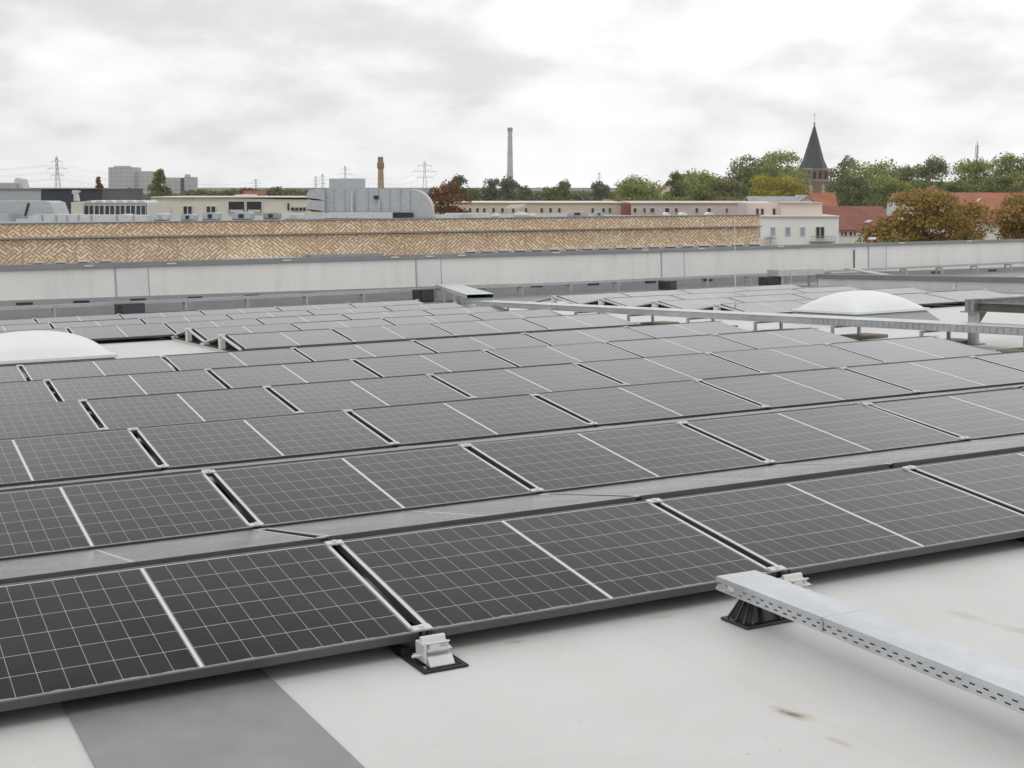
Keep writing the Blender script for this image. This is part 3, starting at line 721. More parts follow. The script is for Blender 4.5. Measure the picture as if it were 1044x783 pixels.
# row of small roof things along the brick building: (u0,u1,v0,v1,kind)
misc = [(120, 131, 218.5, 225, DUCTL, 'low white roof cowl left of the beige building windows'), (156, 170, 217.8, 224, DUCTL, 'white dish-shaped roof cowl on the brick building'), (184, 198, 218.5, 224, DUCT, 'grey roof unit below the first beige window'), (206, 222, 217, 223.5, DUCT, 'grey roof unit left of the dark loading bays'), (236, 256, 216.8, 223, DUCT, 'wide grey roof unit in front of the dark loading bays'), (268, 284, 217, 222.5, ROOFG, 'dark grey roof unit right of the loading bays'), (290, 308, 218, 223, DUCTL, 'pale flat roof unit beside the hooded air handler'), (452, 499, 217.5, 222.5, DUCTL, 'long pale duct right of the rounded air handler'), (578, 600, 215.5, 220, DUCT, 'grey roof unit beyond the two small rooflights'), (606, 616, 216, 220, DUCT, 'small grey roof unit in front of the sand building')]
for k, (u0, u1, v0, v1, m, lab) in enumerate(misc):
    r, Y = rooft((u0 + u1) / 2, DB + 5 + (k % 3) * 1.2, 'roof_unit', lab, 'roof unit', 'small plant on the brick roof')
    part(px(MB(), [(u0, v1), (u0 + .3, v0 + .8), (u0 + 2.2, v0), (u1 - 2.2, v0), (u1 - .3, v0 + .8), (u1, v1)], Y, 1.2), 'casing', m, r)
    part(pbox(MB(), u0 + (u1 - u0) * .35, u0 + (u1 - u0) * .62, v0 + 1.4, v1 - .8, Y - .03, .028), 'grille', DKIN if m is not DUCTL else DUCT, r)
    part(pbox(MB(), u0 + .6, u1 - .6, v1 + .05, v1 + 1.5, Y + .1, .9), 'curb', ROOFG, r)
for (u, w, v, lab) in ((532, 16, 217, 'larger white rooflight dome on the brick roof'), (505, 8, 218, 'small white rooflight dome left of the larger one'), (543.5, 7, 218, 'small white rooflight dome right of the larger one'), (697, 8, 217, 'white rooflight dome in front of the pink building left part'), (724, 8, 217, 'white rooflight dome in front of the pink building right part'), (680, 6, 217, 'tiny white rooflight dome in front of the pink windows')):
    r, Y = rooft(u, DB + 8, 'rooflight', lab, 'rooflight', 'white rooflights on the brick roof')
    part(px(MB(), [(u - w / 2, v + 2.5)] + [(u - w / 2 * math.cos(a), v + 2.4 - 2.9 * math.sin(a)) for a in np.linspace(0, math.pi, 10)] + [(u + w / 2, v + 2.5)], Y, 1.1), 'shell', DOMEM, r)
    part(pbox(MB(), u - w / 2, u + w / 2, v + 2.52, v + 4.5, Y, 1.1), 'curb', ROOFG, r)

# ---- beige and navy buildings on the left
r = thing('industrial_hall', 180, 150, 'long beige flat-roofed hall with dark window openings behind the brick roof', 'building')
part(px(MB(), [(86, 206), (154, 206), (154, 200.5), (313, 203.5), (313, 260), (86, 260)], 150, 14), 'wall', CREAM, r)
part(pbox(MB(), 153, 314, 200.6, 201.4, 149.7, 15), 'roof_edge', CREAM, r)
for u0, u1, v0, v1 in ((161.5, 173, 211, 219.5), (187, 195.5, 210.5, 219.5), (210.5, 219.5, 210.5, 219.5)): window(r, u0, u1, v0, v1, 150, mull=1)
for u0, u1 in ((233, 249), (251.5, 266.5)):
    f = window(r, u0, u1, 205.5, 217, 150, DKIN)
    q = MB(); pbox(q, u0 + 1, u1 - 1, 213.8, 216.5, 149.85, .08); part(q, 'loading_dock', DUCTL, r)
part(pbox(MB(), 293, 294.5, 207, 214, 149.8, .3), 'pipe', DKIN, r); 
for k, u in enumerate((297, 301, 305, 309)): part(pbox(MB(), u, u + 2.5, 211.5, 214.5, 149.8, .25), 'vent', DKIN, r)
part(pbox(MB(), 239, 252, 198.5, 201, 152, 6), 'roof_box', CREAM2, r)
r = thing('sawtooth_annex', 118, 135, 'row of six dark glazed bays under small curved hoods left of the beige hall', 'building')
part(pbox(MB(), 84, 150, 219.2, 260, 135, 8), 'wall', CREAM2, r); part(pbox(MB(), 84, 150, 206.6, 208.6, 135, 8), 'roof', ROOFG, r)
part(pbox(MB(), 72.5, 84.8, 206, 219, 134.5, 5), 'side_wall', CREAM, r)
part(pbox(MB(), 85.1, 149.8, 209, 219, 136, 6), 'back', DKIN, r); part(pbox(MB(), 149.9, 151.5, 206.5, 262, 134.9, 8.5), 'side_wall', CREAM2, r)
for k in range(6):
    u0 = 86 + k * 10.6
    window(r, u0, u0 + 9.2, 209.6, 218.8, 135, GLASS, WFR, 1)
    part(px(MB(), [(u0 - .5, 206.6), (u0 + 2, 204.8), (u0 + 6, 204.4), (u0 + 9.5, 206.6)], 135, 5), 'hood', DUCTL, r)
r = thing('clad_building', 70, 140, 'dark navy clad box building with pale left half at the left edge', 'building')
part(pbox(MB(), 42, 104.5, 193.2, 212, 146, 16), 'wall', NAVY, r); part(pbox(MB(), -40, 41.8, 194, 206, 146, 16), 'pale_wall', DUCT, r); part(pbox(MB(), -40, 105, 192.4, 193.1, 145.8, 17), 'coping', NAVY, r)
part(pbox(MB(), -40, 104, 206.3, 255, 147, 14), 'lower_wall', ROOFG, r)
part(px(MB(), [(73.5, 193.9), (80, 194.5), (79.5, 196.2), (77.5, 197), (79, 205), (75, 205), (75, 198), (73, 197)], 133, .8), 'exhaust_stack', DUCTL, r)
part(px(MB(), [(14.5, 192.3), (14.5, 182.5), (17.5, 181), (21.5, 183), (24, 192.3)], 152, 2), 'roof_vent', POSTM, r)
part(px(MB(), [(-30, 192.3), (-30, 186.5), (11.5, 186.5), (12.5, 192.3)], 150, 3), 'roof_plant', DUCT, r)

# ---- high-rise slabs
m_hr, nt_, b_ = base('highrise_facade', .85)
t_ = N(nt_, 'ShaderNodeTexCoord'); s_ = N(nt_, 'ShaderNodeSeparateXYZ'); nt_.links.new(t_.outputs['Object'], s_.inputs[0])
fz = math_(nt_, 'LESS_THAN', math_(nt_, 'FRACT', math_(nt_, 'DIVIDE', s_.outputs['Z'], 2.8)), .35)
fx_ = math_(nt_, 'GREATER_THAN', math_(nt_, 'FRACT', math_(nt_, 'DIVIDE', s_.outputs['X'], 3.3)), .4)
cc = mixc(nt_, math_(nt_, 'MULTIPLY', math_(nt_, 'MULTIPLY', fz, fx_), .5), ramp(nt_, noise(nt_, .06, 4), [(.3, (.40, .40, .395)), (.7, (.47, .47, .46))]), (.22, .24, .26))
nt_.links.new(cc, b_.inputs['Base Color'])
r = thing('apartment_tower', 130, 900, 'pale grey stepped apartment tower left of the dark poplar', 'tower block')
part(pbox(MB(), 110.5, 136.5, 170.5, 240, 900, 18), 'wall', m_hr, r); part(pbox(MB(), 116, 129.5, 169, 171, 903, 10), 'roof_house', m_hr, r); part(pbox(MB(), 137, 155, 175.5, 240, 903, 16), 'wing', m_hr, r); part(pbox(MB(), 144, 154, 174.5, 176, 906, 8), 'roof_house', m_hr, r)
r = thing('apartment_tower', 182, 950, 'lower grey apartment slab with dark stair strip right of the dark poplar', 'tower block')
part(pbox(MB(), 166, 184, 181, 240, 950, 18), 'wall', m_hr, r); part(pbox(MB(), 184.2, 187.6, 182, 240, 951, 16), 'stair_strip', GLASS, r); part(pbox(MB(), 187.8, 195.5, 180.5, 240, 950, 18), 'wall', m_hr, r); part(pbox(MB(), 188.5, 191.5, 177.8, 181, 954, 8), 'roof_house', m_hr, r)

# ---- chimneys, pylons, mast
r = thing('brick_chimney', 388, 260, 'short yellow brick chimney with ringed top behind the air handler', 'chimney')
def lathe(u, Y, prof, n=16):
    mb = MB(); c = at(u, 165, Y); c.z = 0; vs = []; fs = []
    for z, rad in prof: vs += [(c.x + rad * math.cos(2 * math.pi * i / n), Y + rad * math.sin(2 * math.pi * i / n), z) for i in range(n)]
    for k in range(len(prof) - 1): fs += [(k * n + i, k * n + (i + 1) % n, (k + 1) * n + (i + 1) % n, (k + 1) * n + i) for i in range(n)]
    fs += [tuple(range(n))[::-1], tuple(range((len(prof) - 1) * n, len(prof) * n))]
    return mb.poly(vs, fs)
zz = lambda v, Y: at(388, v, Y).z
part(lathe(388, 260, [(0, .95), (zz(172, 260), .52)]), 'shaft', CHIMB, r)
part(lathe(388, 260, [(zz(172, 260), .60), (zz(170, 260), .68), (zz(166, 260), .66), (zz(164.6, 260), .50), (zz(160, 260), .52)]), 'crown', plain('dark_crown_brick', (.25, .18, .12), .9), r)
r = thing('tall_chimney', 520, 1500, 'very tall thin pale chimney on the horizon left of centre', 'chimney')
zz = lambda v, Y: at(520, v, Y).z
part(lathe(520, 1500, [(0, 3.9), (zz(131, 1500), 2.3)]), 'shaft', plain('chimney_concrete', (.48, .46, .43), .9, var=.12, scale=.03), r)
part(lathe(520, 1500, [(zz(134, 1500), 2.9), (zz(131, 1500), 2.9), (zz(130, 1500), 2.2)]), 'rim', plain('rim_concrete', (.3, .29, .28), .9), r)
for v in (140, 155): part(lathe(520, 1500, [(zz(v + .8, 1500), 2.95), (zz(v, 1500), 2.9)]), 'gallery', plain('gallery_steel', (.36, .35, .34), .8), r)
def pylon(u, vtop, Y, w, label):
    r = thing('power_pylon', u, Y, label, 'pylon', 'lattice power pylons on the horizon')
    c = at(u, vtop + 10, Y); H = at(u, vtop, Y).z; k = Y / F; th = max(.10, k * .16)
    m = MB(); hw = .085 * H; tw = .4
    cor = lambda z: (lambda q: [Vector((c.x + sx * q, Y + sy * q, z)) for sx, sy in ((-1, -1), (1, -1), (1, 1), (-1, 1))])(tw + (hw - tw) * max(0, 1 - z / (H * .78)) ** 1.1)
    zs = np.linspace(0, H * .97, 13)
    for a, b in zip(zs[:-1], zs[1:]):
        A, B = cor(a), cor(b)
        for i in range(4):
            m.tube(A[i], B[i], th, n=4); m.tube(A[i], B[(i + 1) % 4], th * .6, n=4)
    m.tube((c.x, Y, H * .95), (c.x, Y, H), th, n=4)
    part(m, 'lattice_mast', LATT, r)
    for f_, ws in ((.90, .6), (.79, 1.0), (.68, .72)):
        x = MB(); z = H * f_; ww = w * ws
        for s in (-1, 1):
            x.tube((c.x, Y, z + .8), (c.x + s * ww, Y, z), th * .7, n=4); x.tube((c.x, Y, z), (c.x + s * ww, Y, z - .05), th * .8, n=4); x.tube((c.x + s * ww, Y, z), (c.x + s * ww, Y, z - 1.6), th * .5, n=4)
        part(x, 'cross_arm', LATT, r)
    return [(c.x + s * w * ws, Y, H * f_ - 1.6) for f_, ws in ((.90, .6), (.79, 1.0), (.68, .72)) for s in (-1, 1)]
P1 = pylon(58, 158.5, 620, 4.2, 'largest lattice pylon, above the navy building at the far left')
P2 = pylon(433, 163.5, 700, 6.0, 'wide-armed lattice pylon right of the brick chimney')
P3 = pylon(352, 168.5, 900, 5.0, 'lattice pylon above the upper casing of the air handler')
P4 = pylon(329, 176.5, 1000, 3.6, 'second lattice pylon left of the air handler top, taller of the close pair')
P5 = pylon(322, 179, 1150, 3.2, 'slim lattice pylon, shorter of the close pair over the hoods')
P6 = pylon(261, 182, 1300, 5.5, 'small distant pylon above the hedge of trees left of the air handler')
P7 = pylon(611, 175, 1100, 2.6, 'slim lone pylon above the trees right of the tall chimney')
def wires(A, B, label):
    m = MB()
    for a, b in zip(A, B):
        a, b = Vector(a), Vector(b); pr = a
        for t in np.linspace(0, 1, 13)[1:]:
            q = a.lerp(b, t); q.z -= 4 * t * (1 - t) * 5; m.tube(pr, q, .035, n=3); pr = q
    o = m.build('power_line', LATT); tag(o, label, 'power line')
wires(P1, [(p[0] - 260, p[1] + 60, p[2]) for p in P1], 'thin sagging power lines leaving the largest pylon to the left')
wires(P1, P6, 'thin sagging power lines from the largest pylon to the distant small pylon')
wires(P3, P2, 'thin sagging power lines between the pylons either side of the brick chimney')
r = thing('antenna_mast', 996, 420, 'thin grey antenna mast above the trees at the right', 'mast')
c = at(996, 155, 420); z0 = at(996, 170, 420).z; z1 = at(996, 144, 420).z
part(MB().tube((c.x, 420, 0), (c.x, 420, z1), .28, .12, 8), 'pole', LATT, r)
q = MB()
for a in range(3): q.box(-.12, .12, -.5, -.34, z1 - 5.2, z1 - 1.2, Matrix.Translation((c.x, 420, 0)) @ Matrix.Rotation(a * 2.1, 4, 'Z'))
part(q, 'antenna_panels', DUCT, r)

# ---- long low buildings in the middle
r = thing('sand_building', 555, 230, 'long low sand coloured building with small windows left of the pink one', 'building')
part(pbox(MB(), 440, 634.8, 207.2, 262, 230, 22), 'wall', SAND, r); part(pbox(MB(), 440, 635, 206.3, 207.1, 229.7, 23), 'roof', CREAM2, r)
for u in (478, 485.5, 492.5, 502, 511, 522, 535, 551, 560, 569, 603, 614, 620.5): window(r, u, u + 2.6, 212.2, 216.8, 230)
part(pbox(MB(), 473, 479, 206.2, 207.5, 233, 3), 'rooflight', DOMEM, r); part(pbox(MB(), 538, 544, 205, 206.3, 233, 3), 'rooflight', DOMEM, r)
r = thing('awning', 522, 215, 'cream fabric awning in front of the sand building', 'awning')
part(px(MB(), [(515, 212.5), (520, 209.3), (536, 208.6), (534, 210.2), (527, 212.6)], 215, 4), 'canopy', CREAM2, r); part(pbox(MB(), 516, 516.4, 212.5, 262, 215.5, .2).poly([], []), 'post', LATT, r); part(pbox(MB(), 531, 531.4, 210.5, 262, 215.5, .2), 'post', LATT, r)
r = thing('pink_building', 720, 225, 'long low dusty pink building with small windows behind the brick roof end', 'building')
part(pbox(MB(), 643.6, 800, 207.4, 262, 225, 24), 'wall', PINK, r); part(pbox(MB(), 643.4, 800, 206.4, 207.3, 224.7, 24), 'roof_edge', PINKL, r)
part(pbox(MB(), 635.2, 643.2, 207.3, 262, 226, 12), 'brick_stair_tower', plain('dark_red_brick', (.24, .10, .07), .9), r)
for u, w in ((646, 3), (656, 2.2), (663, 4.4), (678, 4.4), (688, 3), (709, 3), (721, 4), (740, 2), (755, 1.6), (758, 1.6)): window(r, u, u + w, 212.3, 216.6, 225)
part(pbox(MB(), 750, 758.5, 205.2, 206.4, 229, 3), 'rooflight', DOMEM, r)
r = thing('white_house', 815, 190, 'white flat-roofed house with balcony door and a set-back pale pink top floor', 'house')
part(pbox(MB(), 775.5, 855.2, 221.2, 290, 190, 14), 'wall', WHITE, r); part(pbox(MB(), 775.2, 855.6, 219.8, 221.1, 189.7, 14.6), 'roof_edge', CREAM2, r)
part(pbox(MB(), 796.6, 838.2, 207.2, 219.6, 193, 8), 'top_floor', PINKL, r); part(pbox(MB(), 796.3, 838.8, 206.2, 207.1, 192.6, 9), 'top_roof', PINK, r); part(pbox(MB(), 762, 796.2, 207.0, 219.6, 194.5, 8), 'top_floor', PINKL, r)
for u in (771, 776, 788): window(r, u, u + 2.6, 212.8, 219, 194.5, DKIN, PINK)
for u in (786, 801.2, 816.2): window(r, u, u + 4.2, 232, 239.6, 190, GLASSB)
window(r, 832.2, 840.2, 231.6, 243, 190, DKIN, WFR, 1)
bal = MB(); pbox(bal, 827, 851.8, 246.2, 246.9, 188.8, 1.15); pbox(bal, 827, 851.8, 240.6, 241, 188.8, .06)
for k in range(20): pbox(bal, 827 + k * 1.3, 827.25 + k * 1.3, 241, 246.2, 188.8, .05)
part(bal, 'balcony', LATT, r)
part(px(MB(), [(779, 244), (786, 241.2), (793, 244)], 188, 1.5), 'awning', ROOFG, r)
part(pbox(MB(), 785.2, 785.6, 241.5, 249, 188.7, .08), 'awning_post', LATT, r)

# ---- houses with tiled roofs
def house(u0, u1, ve, vr, Y, wm, rm, label, dep=9, wins=(), gable=False, chim=None):
    r = thing('house', (u0 + u1) / 2, Y, label, 'house')
    a, b, rz = at(u0, ve, Y), at(u1, ve, Y), at(u0, vr, Y + dep / 2).z
    part(MB().box(a.x, b.x, Y, Y + dep, 0, a.z), 'wall', wm, r)
    o = .35; z = a.z + .003
    if not gable:
        my = Y + dep / 2
        part(MB().prism([Vector((a.x, Y, z)), Vector((a.x, Y + dep, z)), Vector((a.x, my, rz - .15))], (b.x - a.x, 0, 0)), 'gable_wall', wm, r)
        rf = MB()
        for y_ in (Y - o, Y + dep + o): rf.prism([Vector((a.x - o, y_, z - .02)), Vector((a.x - o, y_, z + .2)), Vector((a.x - o, my, rz + .12)), Vector((a.x - o, my, rz - .1))], (b.x - a.x + 2 * o, 0, 0))
        rf = part(rf, 'roof', rm, r)
    else:
        mx_ = (a.x + b.x) / 2
        part(MB().prism([Vector((a.x, Y, z)), Vector((b.x, Y, z)), Vector((mx_, Y, rz))], (0, dep, 0)), 'gable_wall', wm, r)
        rf = MB()
        for s, e_ in ((-1, a.x), (1, b.x)): rf.prism([Vector((mx_, Y - o, rz + .02)), Vector((e_ + s * o, Y - o, z + .0)), Vector((e_ + s * o, Y - o, z + .28)), Vector((mx_, Y - o, rz + .3))], (0, dep + 2 * o, 0))
        rf = part(rf, 'roof', rm, r)
    for w in wins: window(r, *w, Y, GLASS)
    if chim: part(pbox(MB(), chim[0], chim[1], chim[2], vr + 2, Y + dep / 2, .9), 'chimney', BRICKD, r)
    return r
house(836, 908, 235.5, 211, 206, CREAM2, TILE_B, 'house with long brown-red tiled roof right of the white house', 12, [(857.5, 859.5, 236.3, 240.5), (861, 863.6, 236.3, 240.5), (866, 869, 236.3, 240.5), (870.6, 872.6, 236.3, 240.5)])
house(832, 855, 224, 197, 250, CREAM2, TILE_O, 'house with bright orange tiled roof below the church tower', 10)
house(983, 1075, 227, 197.2, 175, CREAM2, TILE_O, 'house with large orange-red roof and two small roof windows at the right edge', 16)
house(806, 840, 214, 200.5, 235, plain('pale_yellow_render', (.70, .62, .42), .85), ROOFG, 'small pale yellow gabled house just left of the orange roof', 9, gable=True)
house(768, 812, 212, 200.8, 240, PINKL, ROOFG, 'house with low grey roof behind the set-back pink floor', 10)
house(946, 962, 204, 190.5, 300, CREAM2, TILE_O, 'small house with terracotta roof peeping between the green trees', 8, gable=True)
house(915, 932, 206, 197.5, 290, WHITE, TILE_B, 'tiny red roofed house behind the big orange autumn tree', 8)
house(668, 700, 200, 186, 420, CREAM2, TILE_O, 'distant house with orange roof between the green trees left of the hill', 10, gable=True)
house(617, 632, 208, 203.5, 300, WHITE, TILE_O, 'low red roofed shed beside the big green tree in the middle', 8)
house(247, 268, 205, 195, 420, WHITE, TILE_B, 'distant brown roofed house on the beige hall skyline', 10)
part_r = thing('roof_window', 885, 206, 'white roof window on the brown-red tiled roof', 'roof window')
part(px(MB(), [(881.5, 226.5), (886, 224), (890, 224.6), (885.5, 227.2)], 207.2, .3), 'frame', WHITE, part_r)
for u in (998.5, 1031.5):
    q = thing('roof_window', u, 176, 'small white roof window on the %s of the large orange-red roof' % ('left' if u < 1010 else 'right'), 'roof window')
    part(px(MB(), [(u - 2.3, 205), (u, 202.5), (u + 2.3, 202), (u, 204.6)], 177.2, .3), 'frame', WHITE, q)
# ---- far pale block on the horizon
r = thing('far_block', 549, 1800, 'faint pale block on the horizon right of the tall chimney', 'building')
part(pbox(MB(), 544, 554.5, 192, 215, 1800, 20), 'wall', m_hr, r); part(pbox(MB(), 546, 552, 191, 192, 1803, 10), 'roof_house', m_hr, r)

# ---- church
YC = 450
r = thing('church', 829.5, YC, 'dark brick church tower with tall slate spire among the trees at right', 'church')
c = at(829.5, 155, YC); kx = YC / F
zt_ = at(829, 171.5, YC).z; hw = 11.9 * kx
rot = Matrix.Translation((c.x, YC, 0)) @ Matrix.Rotation(R_(9), 4, 'Z')
part(MB().box(-hw, hw, -hw, hw, 0, zt_, rot), 'tower', BRICKD, r)
st = MB(); zs1 = at(829, 184.6, YC).z; st.box(-hw - .15, hw + .15, -hw - .15, hw + .15, zs1, zs1 + .5, rot); st.box(-hw - .2, hw + .2, -hw - .2, hw + .2, zt_ - .6, zt_ - .002, rot); part(st, 'string_course', plain('pale_stone', (.38, .33, .28), .9), r)
za = at(829, 126.5, YC).z
sp_ = MB(); n = 8
def ringp(rad, z, sq=0): return [rot @ Vector((rad * math.cos(a), rad * math.sin(a), z)) for a in (np.arange(8) + .5) * math.pi / 4]
e0 = hw + .5; base_ = [rot @ Vector(p) for p in ((e0, e0 * .4, zt_), (e0 * .4, e0, zt_), (-e0 * .4, e0, zt_), (-e0, e0 * .4, zt_), (-e0, -e0 * .4, zt_), (-e0 * .4, -e0, zt_), (e0 * .4, -e0, zt_), (e0, -e0 * .4, zt_))]
base_[0:0] = []
mid = ringp(hw * .86, zt_ + (za - zt_) * .2); tip = ringp(.08, za)
sp_.poly(base_ + mid + tip, [(i, (i + 1) % 8, 8 + (i + 1) % 8, 8 + i) for i in range(8)] + [(8 + i, 8 + (i + 1) % 8, 16 + (i + 1) % 8, 16 + i) for i in range(8)] + [tuple(range(8))[::-1], tuple(range(16, 24))])
part(sp_, 'spire', SLATE, r)
cr_ = MB(); cr_.tube((c.x, YC, za - .3), (c.x, YC, at(829, 115, YC).z), .06, n=5); cr_.box(-.5, .5, -.05, .05, at(829, 118, YC).z - .06, at(829, 118, YC).z + .06, rot); cr_.tube((c.x, YC, za - .1), (c.x, YC, za + .5), .3, n=8); part(cr_, 'cross', LATT, r)
zb0, zb1 = at(829, 182.5, YC).z, at(829, 174.5, YC).z
for k in (-1.9, -.65, .65, 1.9):
    a = MB(); xx = k * hw / 2.6
    a.prism([rot @ Vector((xx + dx, -hw - .26, z)) for dx, z in ((-.42, zb0), (.42, zb0), (.42, zb1 - .5), (0, zb1), (-.42, zb1 - .5))], rot.to_3x3() @ Vector((0, .2, 0)))
    part(a, 'belfry_opening', DKIN, r)
for k in (-1.45, 1.45):
    a = MB(); xx = k * hw / 2.6; z0_, z1_ = at(829, 196.5, YC).z, at(829, 187.5, YC).z
    a.prism([rot @ Vector((xx + dx, -hw - .2, z)) for dx, z in ((-.55, z0_), (.55, z0_), (.55, z1_ - .8), (0, z1_), (-.55, z1_ - .8))], rot.to_3x3() @ Vector((0, .18, 0)))
    part(a, 'blind_window', plain('pale_niche', (.45, .40, .34), .9), r)

# ------------------------------------------------------------------ trees
LEAF = {
 'green': make_leaf('leaf_green', [(.2, (0.116, 0.151, 0.039)), (.5, (0.270, 0.317, 0.089)), (.8, (0.431, 0.461, 0.157))]),
 'dark': make_leaf('leaf_dark', [(.2, (0.074, 0.101, 0.037)), (.5, (0.174, 0.211, 0.074)), (.8, (0.296, 0.325, 0.123))]),
 'olive': make_leaf('leaf_olive', [(.2, (0.100, 0.103, 0.044)), (.5, (0.212, 0.205, 0.088)), (.8, (0.326, 0.298, 0.139))]),
 'light': make_leaf('leaf_light', [(.2, (0.078, 0.103, 0.023)), (.5, (0.181, 0.206, 0.052)), (.8, (0.285, 0.290, 0.092))]),
 'yellow': make_leaf('leaf_yellow', [(.2, (.17, .17, .02)), (.5, (.38, .34, .045)), (.8, (.55, .46, .085))]),
 'orange': make_leaf('leaf_orange', [(.22, (.14, .085, .028)), (.40, (.36, .20, .055)), (.52, (.48, .28, .08)), (.60, (.44, .33, .10)), (.72, (.26, .27, .09))]),
 'russet': make_leaf('leaf_russet', [(.2, (.12, .055, .02)), (.5, (.23, .11, .045)), (.8, (.33, .18, .08))]),
 'greygreen': make_leaf('leaf_greygreen', [(.2, (0.078, 0.090, 0.052)), (.5, (0.155, 0.169, 0.098)), (.8, (0.245, 0.253, 0.161))]),
}
BARK = plain('bark', (.085, .07, .055), .95, var=.3, scale=2)
def crown_mesh(name, mat, W, H, zc0, leaf, n, lobes, seed, shape='round', gap=.35):
    g = np.random.default_rng(seed)
    C, Rr = [], []
    for i in range(lobes):
        t = g.random()
        if shape == 'column': z = t; rad = .5 * (1 - .75 * t ** 1.6); a = g.random() * 6.283; q = rad * g.random() ** .5 * .6; s = .26 * (1.1 - .6 * t)
        elif shape == 'wide': z = .25 + .55 * t; a = g.random() * 6.283; q = .38 * g.random() ** .5 * (1 - .6 * max(0, z - .4)); s = .16 + .08 * g.random()
        else: z = .12 + .72 * t; a = g.random() * 6.283; q = .36 * math.sqrt(max(.05, 1 - (2 * z - .85) ** 2)) * g.random() ** .45; s = .13 + .10 * g.random()
        C.append((q * math.cos(a), q * math.sin(a), z)); Rr.append(s)
    C = np.array(C); Rr = np.array(Rr)
    w = Rr ** 2; k = g.choice(lobes, n, p=w / w.sum())
    d = g.normal(size=(n, 3)); d /= np.linalg.norm(d, axis=1)[:, None]; d[:, 2] = np.where(d[:, 2] < -.3, -d[:, 2] * .6, d[:, 2])
    rad = Rr[k] * (1 - .45 * g.random(n) ** 2.2) * (1 + .09 * g.normal(size=n))
    p = C[k] + d * rad[:, None]; lo, hi = np.percentile(p, 1.0, axis=0), np.percentile(p, 99.0, axis=0); p[:, :2] /= max(1e-3, (hi[:2] - lo[:2]).mean()); p[:, 0] -= (lo[0] + hi[0]) / 2 / (hi[:2] - lo[:2]).mean(); p[:, 2] = (p[:, 2] - max(0, lo[2])) / (hi[2] - max(0, lo[2]))
    p *= np.array([W, W, H])[None]; p[:, 2] = np.maximum(p[:, 2], 0.0) + zc0
    nn = d + .9 * g.normal(size=(n, 3)); nn /= np.linalg.norm(nn, axis=1)[:, None]
    a = np.cross(nn, g.normal(size=(n, 3))); a /= np.linalg.norm(a, axis=1)[:, None]; b = np.cross(nn, a)
    s = leaf * (.6 + .8 * g.random(n))[:, None]
    V = np.stack([p - a * s, p + b * s * .55, p + a * s, p - b * s * .55], 1).reshape(-1, 3)
    me = bpy.data.meshes.new(name); me.vertices.add(4 * n); me.vertices.foreach_set('co', V.ravel())
    me.loops.add(4 * n); me.loops.foreach_set('vertex_index', np.arange(4 * n)); me.polygons.add(n); me.polygons.foreach_set('loop_start', np.arange(0, 4 * n, 4)); me.polygons.foreach_set('loop_total', np.full(n, 4))
    me.update(); me.validate(); me.materials.append(mat)
    return me, C * np.array([W, W, H])[None] + np.array([0, 0, zc0])[None]
SEED = [100]
def tree(u0, u1, vtop, vbot, Y, kind, label, shape='round', name='broadleaf_tree', dens=1.0, group='trees beyond the roof', trunk_show=False):
    SEED[0] += 1
    k = Y / F; W = (u1 - u0) * k; top = at((u0 + u1) / 2, vtop, Y).z; bot = max(1.5, at((u0 + u1) / 2, vbot, Y).z); H = top - bot
    uc = (u0 + u1) / 2
    r = thing(name, uc, Y, label, 'tree', group, vr=(vtop + vbot) / 2)
    leafpx = 1.2
    leaf = max(.12, leafpx * k); n = int(min(26000, max(700, dens * 1.15 * (u1 - u0) * (vbot - vtop) / leafpx ** 2 * 4.2)))
    lobes = 34 if (u1 - u0) > 45 else 22
    me, C = crown_mesh('crown', LEAF[kind], W * 1.02, H, bot, leaf, n, lobes, SEED[0], shape)
    o = bpy.data.objects.new('crown', me); COL.objects.link(o); o.parent = r
    tb = MB(); tr = max(.15, W * .028)
    tb.tube((0, 0, 0), (0, 0, bot + H * .35), tr, tr * .6, 8)
    for c in C[:7]: tb.tube((0, 0, bot + H * .2 * random.random()), tuple(c), tr * .4, tr * .1, 5)
    t = tb.build('trunk', BARK, r)
    return r
# autumn trees close behind the parapet
tree(905, 984, 196, 252, 105, 'orange', 'large orange-brown autumn tree behind the parapet, biggest of three', dens=.85)
tree(962, 1016, 207, 252, 108, 'orange', 'orange-brown autumn tree with bare twiggy right side, middle of three', dens=.42)
tree(880, 924, 223, 252, 103, 'orange', 'low orange-brown autumn tree at the left foot of the biggest', 'wide', dens=.7)
tree(1018, 1084, 199, 252, 100, 'orange', 'orange-brown autumn tree cut by the right edge of the photo', dens=.8)
